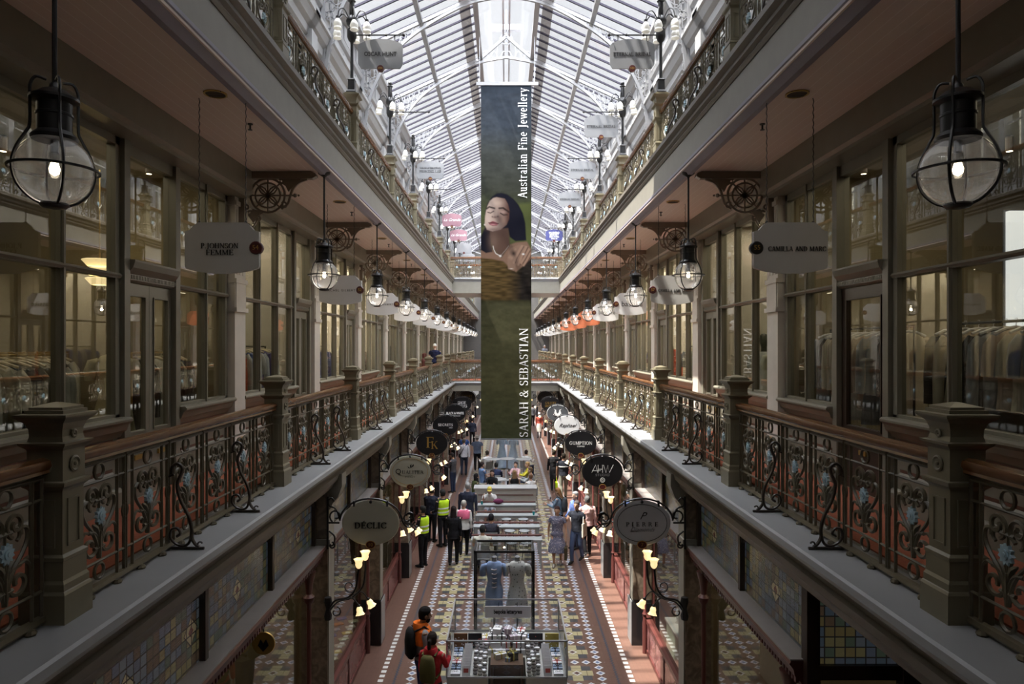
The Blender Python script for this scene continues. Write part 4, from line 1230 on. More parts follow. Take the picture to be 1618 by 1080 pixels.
def wall_lamp(label, s, y):
    o = thing('wall_lamp', label, 'lamp', (s * 2.585, y - .02, 2.32), 0, 'branching iron wall lamps on the ground floor piers', s)
    b = MB()
    b.lathe([(.05, -.16), (.06, -.1), (.03, 0), (.06, .1), (.05, .16)], (-.01, 0, 0), 8)
    b.tube(bez([(0, 0, -.05), (-.12, -.02, .12), (-.30, -.05, .17), (-.42, -.06, .30), (-.46, -.07, .55), (-.47, -.07, .62)], 4), .016, 6)
    b.tube(bez([(0, 0, -.08), (-.14, .03, .08), (-.34, .04, .14), (-.50, .04, .30), (-.54, .04, .52), (-.54, .04, .70)], 4), .014, 6)
    b.tube([(p[0], -.03, p[1]) for p in spiral(-.33, .33, .10, .03, 200, 560)], .010, 5)
    b.tube([(p[0], -.03, p[1]) for p in spiral(-.13, -.04, .08, .03, 100, 400)], .010, 5)
    b.tube(bez([(-.30, 0, .17), (-.40, -.08, .16), (-.48, -.1, .08)], 4), .010, 5); b.tube(bez([(-.36, 0, .19), (-.48, .06, .22), (-.58, .06, .12)], 4), .010, 5)
    b.ball((-.48, -.1, .07), .028, 6); b.ball((-.58, .06, .11), .028, 6)
    bb = b.build('iron_branch', M['black'], o, smooth=True)
    for p, d, m, k in (((-.47, -.07, .60), (0, 0, 1), 'frost2', 1.0), ((-.54, .04, .68), (0, 0, 1), 'frost2', 1.0), ((-.48, -.1, .07), (-.2, -.2, -1), 'tulip', .9), ((-.58, .06, .11), (-.5, .1, -1), 'tulip', .9)):
        tulip(None, o, p, d, k, M['tulip'], bb)
    return o
def oval_sign(label, s, y, m, rim, number=None):
    o = thing('oval_sign', label, 'sign', (s * 1.96, y, 3.55), 0, 'oval shop signs over the ground floor')
    n = 40; E_ = lambda a, c: [(a * math.cos(2 * PI * k / n), c * math.sin(2 * PI * k / n)) for k in range(n)]
    bd = MB().prism(E_(.40, .31), -.02, .02).build('sign_board', m, o)
    b = MB().tube([(p[0], 0, p[1]) for p in E_(.402, .312)], .016, 6, close=True); b.build('rim', rim, bd, smooth=True)
    b = MB()
    for q in (-.24, .24): b.box(q - .012, q + .012, -.03, .03, .24, .32)
    b.ball((0, 0, .30), .03, 8); b.build('clip', M['black'], o)
    d = MB().lathe([(.001, -.028), (.05, -.028), (.055, -.02), (.055, .02), (.05, .028), (.001, .028)], (0, 0, -.31), 18, 'y', sx=1.25).build('number_disc', M['maroon'], o)
    MB().tube([(.068 * math.cos(2 * PI * k / 20), -.026, -.31 + .055 * math.sin(2 * PI * k / 20)) for k in range(20)], .006, 4, close=True).build('gilt_ring', M['gold'], d)
    if number: text(number, .075, M['gold'], d, (0, -.031, -.31), ext=.001)
    return o
PF = [p - .17 - .05 for p in PIERS]
ob = wl = None
for s in (-1, 1):
    for i, y in enumerate(PF[:9]):
        l1 = '%s scrolled black iron sign bracket with small lamps on the %s ground floor piers' % (ORD[i], SIDE[s])
        l2 = '%s branching wall lamp with glowing flower shades on the %s ground floor piers' % (ORD[i], SIDE[s])
        if ob is None: ob = oval_bracket(l1, s, y); wl = wall_lamp(l2, s, y)
        else:
            dup(ob, (s * 2.585, y, 3.55), l1, sx=s)
            if i < 7: dup(wl, (s * 2.585, y - .02, 2.32), l2, sx=s)
def line_oval(g, m, a=.36, c=.27):
    MB().tube([(a * math.cos(2 * PI * k / 44), -.021, c * math.sin(2 * PI * k / 44)) for k in range(44)], .005, 4, close=True).build('painted_line', m, g)
g = oval_sign('nearest left oval sign, grey with raised dark serif capitals', -1, PF[0], M['khaki'], M['khaki'], '10'); serif('DÉCLIC', .085, M['ink'], g, (0, -.03, -.03), .46, ext=.012)
g = oval_sign('cream oval sign with a tea leaf emblem and a fine gold line', -1, PF[1], M['khaki'], M['khaki'], '12'); line_oval(g, M['gold'])
text('Q', .15, M['ink'], g, (-.24, -.022, 0), ext=.001); serif('UALITEA', .07, M['ink'], g, (.055, -.022, -.01), .44); text('SYDNEY', .042, M['ink'], g, (0, -.022, -.11), ext=.001, space=1.4)
b = MB(); b.prism([(.0, .07), (-.06, .12), (-.03, .07)], -.024, -.02); b.prism([(0, .07), (.0, .13), (.03, .16), (.02, .1)], -.024, -.02); b.prism([(.01, .07), (.08, .12), (.07, .16), (.03, .11)], -.024, -.02); b.tube([(x, -.021, -.06 - .03 * math.cos((x + .08) * 9)) for x in [-.25 + .03 * i for i in range(11)]], .004, 4); b.build('leaf_emblem', M['ink'], g)
g = oval_sign('black oval sign with an overlapping bronze two letter monogram', -1, PF[2], M['signblack'], M['signblack'], '14'); serif('F', .28, M['gold'], g, (-.05, -.022, .03), .2); serif('K', .2, M['gold'], g, (.07, -.024, -.04), .18)
g = oval_sign('black oval sign with one row of white outlined capitals, fourth on the left', -1, PF[3], M['signblack'], M['signblack'], '16'); text('SECRETS', .115, M['whiteink'], g, (0, -.022, .02), ext=.001, space=1.1); text('shhh', .06, M['whiteink'], g, (.16, -.022, -.07), ext=.001, shear=.4)
g = oval_sign('black oval sign with condensed heavy white capitals, fifth on the left', -1, PF[4], M['signblack'], M['signblack']); text('BLACK & WHITE', .125, M['whiteink'], g, (0, -.022, .0), ext=.001, sx=.72, off=.004); text('CAFE DINING BAR', .05, M['whiteink'], g, (0, -.022, -.1), ext=.001)
g = oval_sign('black oval sign with two rows of white serif capitals, sixth on the left', -1, PF[5], M['signblack'], M['signblack']); serif('SHOE', .12, M['whiteink'], g, (0, -.022, .07), .36); serif('SHINES', .12, M['whiteink'], g, (0, -.022, -.08), .46)
g = oval_sign('brown oval sign with gold serif capitals, seventh on the left', -1, PF[6], M['dark'], M['dark']); serif('GALLERY', .11, M['gold'], g, (0, -.022, .07), .5); serif('SHOPPING', .09, M['gold'], g, (0, -.022, -.07), .5)
g = oval_sign('pale grey oval sign, farthest of the left row', -1, PF[7], M['board_w'], M['board_w'])
g = oval_sign('nearest right oval sign, grey with a dark line and a script initial', 1, PF[0], M['board_grey'], M['board_grey'], '7'); line_oval(g, M['ink']); text('P', .15, M['ink'], g, (0, -.022, .10), ext=.001, shear=.5); serif('PIERRE', .06, M['ink'], g, (.0, -.022, -.015), .46, gap=.5); text('Diamonds', .085, M['greyink'], g, (.0, -.022, -.095), ext=.001, shear=.5)
g = oval_sign('black oval sign with thin white letters above a small round emblem', 1, PF[1], M['signblack'], M['signblack']); 
b = MB()
for P in ([(-.22, -.02), (-.14, .14), (-.10, -.02)], [(-.2, .02), (-.04, .02)], [(-.09, -.02), (-.09, .14)], [(.0, -.02), (.0, .14)], [(-.09, .05), (0, .05)], [(.02, .14), (.07, -.02), (.11, .13), (.14, -.02), (.22, .14)]): b.tube([(p[0], -.022, p[1]) for p in P], .005, 4)
b.build('lettering', M['whiteink'], g); text('STUDIO', .075, M['greyink'], g, (0, -.022, -.07), ext=.001, space=1.1)
b = MB(); b.tube([(.045 * math.cos(2 * PI * k / 16), -.022, -.17 + .045 * math.sin(2 * PI * k / 16)) for k in range(16)], .006, 4, close=True); b.tube([(.025, -.022, -.17), (0, -.022, -.145), (-.025, -.022, -.17), (0, -.022, -.195)], .006, 4, close=True); b.build('round_emblem', M['whiteink'], g)
g = oval_sign('black oval sign with white slab capitals, third on the right', 1, PF[2], M['signblack'], M['signblack']); serif('GUMPTION', .085, M['whiteink'], g, (0, -.022, .01), .6); text('COFFEE', .05, M['whiteink'], g, (0, -.022, -.08), ext=.001, space=1.2)
g = oval_sign('white oval sign with dark handwritten script, fourth on the right', 1, PF[3], M['board_w'], M['board_w']); text('Raphael', .17, M['ink'], g, (0, -.022, .0), ext=.001, shear=.5)
g = oval_sign('slate oval sign with a white symmetrical crest, fifth on the right', 1, PF[4], M['signgrey'], M['board_w'])
b = MB()
for q in (-1, 1):
    b.prism([(q * x, z) for x, z in ((.02, -.12), (.09, -.06), (.13, .02), (.1, .12), (.15, .17), (.06, .13), (.05, .05), (.02, .0))], -.024, -.02); b.tube([(q * p[0], -.022, p[1]) for p in spiral(.11, -.06, .05, .02, 0, 300)], .01, 4)
b.prism([(-.03, -.05), (0, -.14), (.03, -.05), (0, .02)], -.025, -.02); b.build('crest', M['whiteink'], g)
g = oval_sign('black oval sign with gold serif capitals, sixth on the right', 1, PF[5], M['signblack'], M['signblack']); serif('GALLERY', .1, M['gold'], g, (0, -.022, .06), .48); serif('SHOPPING', .1, M['gold'], g, (0, -.022, -.07), .52)
g = oval_sign('slate oval sign with pale script, seventh on the right', 1, PF[6], M['signgrey'], M['board_grey']); text('Dinosaur', .13, M['greyink'], g, (0, -.022, 0), ext=.001, shear=.3)
# ================================================================== THE LONG PRINTED BANNER
def banner():
    BY = 20.5; k = BY / F
    o = thing('hanging_banner', 'tall printed banner of a dark haired model, hung down the middle of the void', 'banner', (0, BY, 0))
    xs = np.linspace(760, 839.5, 90)
    ys = np.concatenate([np.arange(135, 300, 2.2), np.arange(300, 440, .85), np.arange(440, 693.5, 2.2), [693.5]])
    X, Y = np.meshgrid(xs, ys)
    rng = np.random.RandomState(3)
    def noise(sx, sy, seed):
        r = np.random.RandomState(seed); g = r.rand(64, 64)
        a = (X - 760) / sx; b_ = (Y - 135) / sy
        i = a.astype(int) % 63; j = b_.astype(int) % 63; fa = a % 1; fb = b_ % 1
        fa = fa * fa * (3 - 2 * fa); fb = fb * fb * (3 - 2 * fb)
        return (g[j, i] * (1 - fa) * (1 - fb) + g[j, i + 1] * fa * (1 - fb) + g[j + 1, i] * (1 - fa) * fb + g[j + 1, i + 1] * fa * fb)
    def C(r, g, b_): return np.array([r, g, b_]) * 1.0
    img = np.zeros(X.shape + (3,))
    def ramp(stops):
        yy = [s[0] for s in stops]
        return np.stack([np.interp(Y, yy, [s[1][c] for s in stops]) for c in range(3)], -1)
    img = ramp([(135, (.040, .050, .066)), (200, (.045, .055, .07)), (240, (.05, .055, .052)), (300, (.045, .048, .038)), (340, (.06, .07, .03)), (400, (.07, .08, .03)), (475, (.04, .038, .02)), (482, (.066, .064, .034)), (600, (.098, .094, .046)), (693, (.078, .084, .044))])
    n = noise(14, 5, 1) * .5 + noise(5, 2.5, 2) * .3 + noise(2.5, 2, 5) * .2
    img *= (.62 + .76 * n)[..., None]
    def blend(mask, col): 
        nonlocal img
        col = np.asarray(col)
        img = img * (1 - mask[..., None]) + (col if col.ndim == 3 else col[None, None, :]) * mask[..., None]
    def sm(d, w): return np.clip(.5 - d / (2 * w), 0, 1)
    def T(p): return (p[0] / 7.71 + 760, p[1] / 7.71 + 290)
    def poly(pts, w=1.0):
        P = [T(p) for p in pts]; ins = np.zeros(X.shape, bool); dm = np.full(X.shape, 1e9)
        for i in range(len(P)):
            (x0, y0), (x1, y1) = P[i - 1], P[i]
            c = ((y0 > Y) != (y1 > Y)) & (X < (x1 - x0) * (Y - y0) / ((y1 - y0) or 1e-9) + x0); ins ^= c
            L = (x1 - x0) ** 2 + (y1 - y0) ** 2 or 1e-9
            t = np.clip(((X - x0) * (x1 - x0) + (Y - y0) * (y1 - y0)) / L, 0, 1)
            dm = np.minimum(dm, np.hypot(X - x0 - t * (x1 - x0), Y - y0 - t * (y1 - y0)))
        return sm(np.where(ins, -dm, dm), w)
    def stroke(pts, r, w=.6):
        P = [T(p) for p in pts]; dm = np.full(X.shape, 1e9)
        for (x0, y0), (x1, y1) in zip(P[:-1], P[1:]):
            L = (x1 - x0) ** 2 + (y1 - y0) ** 2 or 1e-9
            t = np.clip(((X - x0) * (x1 - x0) + (Y - y0) * (y1 - y0)) / L, 0, 1)
            dm = np.minimum(dm, np.hypot(X - x0 - t * (x1 - x0), Y - y0 - t * (y1 - y0)))
        return sm(dm - r / 7.71, w)
    def blob(x, y, rx, ry, w=1): 
        q = T((x, y)); return np.exp(-(((X - q[0]) * 7.71 / rx) ** 2 + ((Y - q[1]) * 7.71 / ry) ** 2) * 1.2) * w
    blend(poly([(440, 250), (617, 230), (617, 720), (540, 720), (500, 420)], 3), C(.085, .10, .035))
    blend(poly([(-20, 790), (140, 800), (250, 900), (350, 740), (430, 715), (560, 705), (612, 800), (612, 930), (400, 1100), (-20, 1100)], 1.2), C(.20, .12, .085))
    blend(poly([(250, 112), (320, 130), (400, 190), (460, 260), (510, 360), (540, 480), (552, 690), (420, 700), (350, 650), (330, 560), (130, 600), (120, 700), (140, 830), (60, 845), (-10, 800), (0, 640), (55, 520), (55, 330), (80, 240), (130, 160), (190, 120)], .9), C(.010, .010, .018))
    blend(poly([(110, 560), (330, 540), (345, 640), (350, 760), (250, 900), (150, 790), (110, 650)], 1.2), C(.095, .055, .042))
    blend(blob(150, 700, 70, 120, .7), C(.2, .13, .1))
    q = (X - 760) * 7.71
    lit = np.clip((330 - q) / 210, 0, 1)[..., None]
    face = lit * C(.46, .35, .30) + (1 - lit) * C(.10, .05, .04)
    blend(poly([(190, 165), (290, 182), (330, 250), (348, 330), (342, 430), (312, 500), (240, 560), (140, 580), (72, 560), (45, 500), (50, 400), (62, 330), (80, 270), (108, 210), (150, 175)], .8), face)
    blend(blob(160, 560, 110, 25, .6), C(.12, .07, .06))
    blend(blob(225, 430, 40, 60, .55), C(.10, .055, .045)); blend(blob(90, 440, 30, 50, .4), C(.56, .45, .4)); blend(blob(200, 240, 70, 40, .4), C(.6, .46, .38))
    blend(blob(275, 450, 30, 50, .35), C(.30, .19, .14))
    blend(stroke([(72, 305), (100, 283), (165, 300)], 10, .7) * .9, C(.02, .014, .014)); blend(stroke([(222, 300), (270, 296), (338, 345)], 11, .7) * .9, C(.02, .012, .012))
    blend(blob(118, 325, 32, 14, .7), C(.45, .33, .3)); blend(blob(270, 345, 36, 16, .7), C(.38, .25, .22))
    blend(stroke([(82, 348), (115, 358), (155, 335)], 6, .6) * .9, C(.03, .02, .02)); blend(stroke([(238, 360), (275, 382), (318, 378)], 7, .6) * .9, C(.025, .015, .015))
    blend(blob(185, 350, 18, 50, .5), C(.5, .37, .3)); blend(blob(170, 408, 30, 14, .8), C(.12, .06, .05)); blend(blob(138, 402, 10, 10, .8), C(.05, .03, .03)); blend(blob(205, 400, 14, 12, .8), C(.05, .025, .025))
    blend(poly([(92, 478), (140, 455), (165, 462), (215, 485), (190, 512), (140, 515), (105, 500)], .6), C(.22, .07, .08)); blend(blob(145, 497, 38, 9, .8), C(.5, .25, .27)); blend(stroke([(92, 476), (150, 478), (215, 486)], 4, .4), C(.05, .015, .02))
    blend(blob(45, 500, 9, 9, 1), C(.7, .65, .6))
    blend(blob(390, 820, 30, 50, .8), C(.03, .02, .02))
    # dark wet cloth in folds
    fold = (.4 + 1.2 * noise(9, 1.6, 9))[..., None]
    dk = np.clip((q - 300) / 200, 0, 1)[..., None]
    cl = (C(.085, .055, .022) * (1 - dk) + C(.02, .016, .014) * dk) * fold
    blend(poly([(-30, 905), (130, 915), (270, 945), (330, 1000), (430, 1080), (560, 960), (620, 900), (640, 1420), (-30, 1420)], 1.2), cl)
    hand = C(.30, .19, .14)
    blend(poly([(330, 830), (370, 780), (470, 740), (540, 750), (520, 880), (440, 960), (400, 1060), (330, 1040), (320, 940)], 1.0), hand * .75)
    for a, r in (([(440, 800), (500, 760), (420, 900), (400, 960)], 14), ([(500, 790), (550, 770), (490, 900), (455, 985)], 14), ([(550, 800), (585, 800), (530, 900), (490, 965)], 13), ([(580, 860), (600, 850), (560, 930), (520, 995)], 11)):
        blend(stroke(a[1:], r, .6), hand)
        blend(stroke([(p[0] + 20, p[1] + 6) for p in a[1:]], 4, .5) * .8, C(.06, .03, .025))
    blend(stroke([(420, 800), (370, 860), (345, 900)], 12, .7), hand * .9); blend(blob(395, 850, 28, 34, .9), C(.02, .012, .012))
    blend(blob(380, 900, 30, 30, .5), C(.5, .33, .24)); blend(blob(515, 858, 16, 10, 1), C(.75, .75, .75)); blend(blob(370, 1035, 22, 6, .9), C(.6, .55, .5))
    blend(stroke([(148, 760), (155, 800), (180, 850), (235, 880)], 4, .5), C(.65, .62, .6)); blend(stroke([(235, 880), (290, 820), (340, 755)], 2, .4) * .8, C(.4, .36, .33)); blend(blob(235, 880, 14, 12, 1), C(.8, .78, .76))
    img = np.clip(img * .50, 0, 1)
    R, Cn = X.shape
    v = [((X[i, j] - 800) * k, 0, EYE - (Y[i, j] - 547) * k) for i in range(R) for j in range(Cn)]
    f = [(i * Cn + j, i * Cn + j + 1, (i + 1) * Cn + j + 1, (i + 1) * Cn + j) for i in range(R - 1) for j in range(Cn - 1)]
    me = bpy.data.meshes.new('printed_cloth'); me.from_pydata(v, [], f)
    at = me.color_attributes.new('ink', 'FLOAT_COLOR', 'POINT')
    at.data.foreach_set('color', np.concatenate([img.reshape(-1, 3), np.ones((R * Cn, 1))], 1).astype(np.float32).ravel())
    m, nt, bs = _mat('banner_print'); a = nt.nodes.new('ShaderNodeVertexColor'); a.layer_name = 'ink'
    nt.links.new(a.outputs[0], bs.inputs['Base Color']); bs.inputs['Roughness'].default_value = 1.0; bs.inputs['Specular IOR Level'].default_value = 0.05
    me.materials.append(m)
    p = bpy.data.objects.new('printed_cloth', me); COL.objects.link(p); p.parent = o
    zt, zb = EYE + 412 * k, EYE - 146.5 * k
    MB().box(-.762, .752, .012, .02, zb, zt).build('banner_back', M['signgrey'], o)
    MB().box(-.90, .96, -.03, .05, zt, zt + .10).build('top_bar', M['rib'], o)
    b = MB()
    for x in (-.8, .85): b.tube([(x, 0, zt + .1), (x, 0, EYE + 9.3)], .008, 4)
    b.build('suspension_wire', M['chrome'], o)
    MB().tube([(-.77, 0, zb), (.76, 0, zb)], .02, 6).build('bottom_bar', M['signgrey'], o)
    serif('Australian Fine Jewellery', .27, M['whiteink'], o, ((825.5 - 800) * k, -.01, EYE - (226 - 547) * k), 174 * k, rot=(0, -PI / 2, 0))
    serif('SARAH & SEBASTIAN', .26, M['whiteink'], o, ((827.5 - 800) * k, -.01, EYE - (604 - 547) * k), 172 * k, rot=(0, -PI / 2, 0))
    return o
banner()

# ================================================================== SHOP CONTENTS ON THE GALLERIES
def garment(label, col, L, style, hang='hanger', loc=(0, 0, 0), rotz=0, group=None):
    o = thing('hanging_garment', label, 'clothing', loc, rotz, group)
    b = MB(); n = 12
    hem = .25 if style == 'dress' else .19
    rs = []
    for w, t, z in ((.05, .03, -.05), (.12, .045, -.075), (.20, .05, -.12), (.205, .055, -.22), (.175, .05, -.45), (hem * .9, .055, -L * .75), (hem, .06, -L)):
        rs.append([(w * math.cos(2 * PI * i / n), t * math.sin(2 * PI * i / n) * (1 + .35 * math.sin(i * 2.6 + z * 5)), z) for i in range(n)])
    b.rings(rs); b.build('body_cloth', cloth(col), o, smooth=True, angle=80)
    sl = .56 if style != 'shirt' else .26
    b = MB()
    for q in (-1, 1): b.tube([(q * .19, 0, -.12), (q * .235, .01, -.2), (q * .25, .02, -.2 - sl * .5), (q * .245, .03, -.2 - sl)], [.045, .055, .05, .045], 8)
    b.build('sleeve', cloth(col), o, smooth=True, angle=80)
    b = MB(); b.tube([(-.20, 0, -.085), (-.10, 0, -.045), (0, 0, -.03), (.10, 0, -.045), (.20, 0, -.085)], .013, 6)
    b.tube([(0, 0, -.03), (0, 0, .0), (.018, 0, .02), (.01, 0, .045), (-.012, 0, .04)], .003, 4)
    b.build('hanger', M[hang], o, smooth=True)
    return o
def rack(label, s, x, y0, y1, z, m='black'):
    o = thing('clothes_rack', label, 'clothes rack', (s * x, y0, 0), 0, None, s)
    b = MB(); L = y1 - y0; zf = ZW + .02
    b.tube([(0, 0, z), (0, L, z)], .014, 8); b.tube([(0, 0, z - .07), (0, L, z - .07)], .006, 6); b.build('rail', M[m], o)
    for y in (0, L):
        b = MB(); b.tube([(0, y, z + .01), (0, y, zf)], .014, 6); b.tube([(-.25, y, zf + .015), (.25, y, zf + .015)], .014, 6); b.build('upright', M[m], o)
    return o
GC = {
 'darks': [(.02, .02, .025), (.05, .05, .045), (.35, .33, .24), (.55, .53, .45), (.03, .035, .06), (.12, .11, .08), (.6, .58, .5)],
 'brights': [(.09, .12, .32), (.10, .14, .36), (.45, .07, .03), (.55, .52, .5), (.12, .1, .3), (.5, .5, .55)],
 'creams': [(.55, .48, .36), (.62, .60, .54), (.45, .36, .26), (.02, .02, .022), (.66, .62, .55), (.30, .32, .36), (.5, .38, .3)],
}
CN = {(.02, .02, .025): 'black'}
def cname(c):
    r, g, b_ = c; m = max(c)
    if m < .07: return 'near black'
    if b_ > r * 1.5: return 'blue'
    if r > b_ * 3: return 'rust red'
    if m > .5: return 'off white'
    if r > b_ * 1.4: return 'tan'
    return 'grey'
PROTO = {}
rnd = random.Random(11)
def fill_rack(s, x, y0, y1, z, pal, step, where, hang='hanger', grp=None, Ls=(.8, 1.15)):
    y = y0 + .1; i = 0
    while y < y1 - .05:
        c = rnd.choice(GC[pal]); st = rnd.choice(['dress', 'shirt', 'coat']); L = .75 if st == 'shirt' else (1.12 if st == 'dress' else .95)
        key = (c, st, hang); lab = '%s %s on the rack %s' % (cname(c), st, where)
        pos = (s * (x + rnd.uniform(-.02, .02)), y, z); rz = rnd.uniform(-.35, .35)
        if key not in PROTO: PROTO[key] = garment(lab, c, L, st, hang, pos, rz, grp)
        else: dup(PROTO[key], pos, lab, rotz=rz, group=grp)
        PROTO_last = lab
        y += step * rnd.uniform(.8, 1.2); i += 1
grp = lambda w: 'garments on the rack ' + w
w = 'behind the nearest left shop window'; rack('long dark rack of clothes ' + w, -1, 4.45, 4.3, 6.7, 6.02, 'brass'); fill_rack(-1, 4.45, 4.3, 6.7, 6.0, 'darks', .14, w, grp=grp(w))
w = 'beside the near left shop door'; rack('short brass rack of dark clothes ' + w, -1, 4.5, 8.2, 9.35, 6.02, 'brass'); fill_rack(-1, 4.5, 8.2, 9.35, 6.0, 'darks', .14, w, grp=grp(w))
w = 'deep inside the nearest left shop'; rack('second brass rack ' + w, -1, 5.9, 4.8, 9.2, 6.02, 'brass'); fill_rack(-1, 5.9, 4.8, 9.2, 6.0, 'darks', .2, w, grp=grp(w))
w = 'behind the second left shop window'; rack('rack of blue and red dresses ' + w, -1, 4.45, 10.3, 12.6, 6.1); fill_rack(-1, 4.45, 10.3, 12.6, 6.08, 'brights', .17, w, grp=grp(w))
w = 'behind the nearest right shop window'; rack('black rail of pale clothes ' + w, 1, 4.40, 4.3, 6.8, 6.32); fill_rack(1, 4.40, 4.3, 6.8, 6.3, 'creams', .17, w, 'paper', grp(w))
w = 'beyond the dark right shop door'; rack('black rail of shirts and coats ' + w, 1, 4.42, 7.4, 9.3, 6.32); fill_rack(1, 4.42, 7.4, 9.3, 6.3, 'creams', .17, w, 'paper', grp(w))
for s in (-1, 1):
    for k in (1, 2, 3, 4):
        y = PS[k] + .5
        w = 'in the %s %s gallery shop' % (ORD[k + 1], SIDE[s]); pal = ['brights', 'creams', 'darks', 'creams'][k - 1] if s < 0 else ['creams', 'brights', 'creams', 'darks'][k - 1]
        rack('rack of clothes ' + w, s, 4.38, y, y + 2.2, 6.1); fill_rack(s, 4.38, y, y + 2.2, 6.08, pal, .25, w, grp=grp(w))

def mannequin(label, loc, rotz, col, dress=None, k=1.0, head=True):
    o = thing('mannequin', label, 'mannequin', loc, rotz); n = 14
    b = MB()
    rs = [(.02, .02, .0), (.02, .02, .78), (.15, .10, .80), (.165, .11, .90), (.135, .09, 1.05), (.12, .085, 1.12), (.155, .11, 1.28), (.19, .09, 1.40), (.12, .06, 1.46), (.05, .05, 1.50), (.048, .048, 1.56)]
    b.rings([[(a * math.cos(2 * PI * i / n), c * math.sin(2 * PI * i / n), z) for i in range(n)] for a, c, z in rs])
    b.build('torso_form', M['white'] if not head else col, o, smooth=True)
    MB().lathe([(.18, 0), (.18, .015), (.02, .03)], (0, 0, 0), 16).build('stand_base', M['chrome'], o)
    if head: MB().lathe([(.04, 1.54), (.06, 1.58), (.075, 1.64), (.08, 1.70), (.07, 1.77), (.04, 1.80), (.001, 1.81)], (0, 0, 0), 12, sx=.9, sy=1.1).build('head', col, o, smooth=True)
    else: MB().lathe([(.052, 1.55), (.055, 1.57), (.03, 1.59), (.001, 1.595)], (0, 0, 0), 12).build('neck_cap', M['white'], o)
    if dress:
        b = MB()
        hem, z0 = dress[1], dress[2]
        rs = [(hem, hem * .8, z0), (hem * .85, hem * .7, (z0 + .95) / 2), (.175, .13, .92), (.125, .095, 1.10), (.155, .12, 1.28), (.175, .10, 1.40), (.13, .075, 1.47), (.07, .06, 1.49)]
        b.rings([[(a * math.cos(2 * PI * i / 18) * (1 + .04 * math.sin(i * 5) * (z < .9)), c * math.sin(2 * PI * i / 18) * (1 + .06 * math.sin(i * 5) * (z < .9)), z) for i in range(18)] for a, c, z in rs])
        for q in (-1, 1): b.tube([(q * .14, 0, 1.41), (q * .20, 0, 1.39), (q * .225, 0, 1.30), (q * .225, 0, 1.20)], [.045, .062, .066, .05], 10)
        b.build('dress', dress[0], o, smooth=True, angle=80)
    return o
mannequin('headed cream mannequin behind the near left shop door', (-4.40, 7.65, ZW + .02), .6, M['paper'], (cloth((.42, .38, .24)), .26, .3))
mannequin('mannequin in a white blouse in the second right shop window', (4.35, 10.9, ZW + .02), -.5, M['ink'], (cloth((.66, .63, .5)), .2, .6))
mannequin('second mannequin in a white blouse deeper in the second right shop', (4.45, 11.8, ZW + .02), -.5, M['ink'], (cloth((.6, .6, .58)), .2, .6))
# tiered glass light inside the near left shop
o = thing('wall_light', 'glowing three tiered amber glass light inside the near left shop', 'lamp', (-5.3, 8.9, 6.9))
b = MB()
for i in range(3): b.lathe([(.10 + .02 * i, .12 * i), (.17 + .02 * i, .12 * i + .08), (.16 + .02 * i, .12 * i + .09), (.08, .12 * i)], (0, 0, 0), 10)
b.build('lamp_shade', M['tulip'], o); MB().tube([(0, 0, .3), (0, 0, 1.5)], .01, 5).build('rod', M['brass'], o)
# ceiling spots in the near shops
sp = None
for s in (-1, 1):
    for x, y in ((4.5, 5.2), (4.5, 6.6), (4.5, 8.6), (5.6, 5.8), (5.6, 7.6), (4.5, 10.8), (4.5, 12.2)):
        lab = 'small cylindrical ceiling spotlight inside a near %s gallery shop' % SIDE[s]
        if sp is None:
            sp = thing('spotlight', lab, 'spotlight', (s * x, y, 8.44), 0, 'spotlights in the near left shops')
            MB().lathe([(.04, 0), (.04, -.16), (.035, -.17)], (0, 0, 0), 12).build('housing', M['dark'], sp)
            MB().lathe([(.032, -.171), (.001, -.172)], (0, 0, 0), 12).build('lens', M['bulb'], sp)
        else: dup(sp, (s * x, y, 8.44), lab, group='spotlights in the near %s shops' % SIDE[s])
# red and white things seen on the walkways
o = thing('fire_extinguisher', 'red fire extinguisher by the right gallery pilasters', 'fire extinguisher', (3.62, 21.6, ZW + .5))
MB().lathe([(.06, 0), (.075, .02), (.075, .4), (.05, .46), (.02, .48)], (0, 0, 0), 12).build('cylinder_body', cloth((.5, .02, .01)), o, smooth=True)
MB().box(-.02, .05, -.015, .015, .48, .54).build('valve', M['ink'], o)

# ================================================================== GROUND FLOOR DISPLAY CASES
def frame_box(b, x0, x1, y0, y1, z0, z1, t):
    for x in (x0, x1):
        for y in (y0, y1): b.box(x - t, x + t, y - t, y + t, z0, z1)
    for z in (z0, z1):
        for y in (y0, y1): b.box(x0 - t, x1 + t, y - t, y + t, z - t, z + t)
        for x in (x0, x1): b.box(x - t, x + t, y0 - t, y1 + t, z - t, z + t)
o = thing('display_case', 'metal framed glass display case of stationery, nearest stall on the tiled floor', 'display case', (0, 10.9, 0))
b = MB(); frame_box(b, -.95, .97, 0, 1.8, .82, 1.40, .012); b.build('metal_frame', M['chrome'], o)
b = MB(); b.box(-.95, -.30, 0, 1.8, .02, .80); b.box(.32, .97, 0, 1.8, .02, .80); b.box(-.30, .32, .75, 1.8, .02, .80); b.build('cabinet', M['counter'], o)
b = MB(); b.box(-.95, .97, -.002, .002, .83, 1.39); b.box(-.95, .97, 1.798, 1.802, .83, 1.39); b.box(-.952, -.948, 0, 1.8, .83, 1.39); b.box(.968, .972, 0, 1.8, .83, 1.39); b.build('glass_sides', M['clearglass'], o)
b = MB(); b.box(-.26, .28, .30, .72, .84, .88); b.box(-.26, -.22, .30, .72, .1, .84); b.box(.24, .28, .30, .72, .1, .84); b.box(-.22, .24, .68, .72, .3, .84); b.build('desk', M['desk'], o)
o = thing('hanging_sign', 'grey board with small black letters hung inside the stationery case', 'sign', (.03, 12.55, 1.23))
MB().box(-.42, .42, -.01, .01, -.11, .10).build('sign_board', M['board_grey'], o)
b = MB()
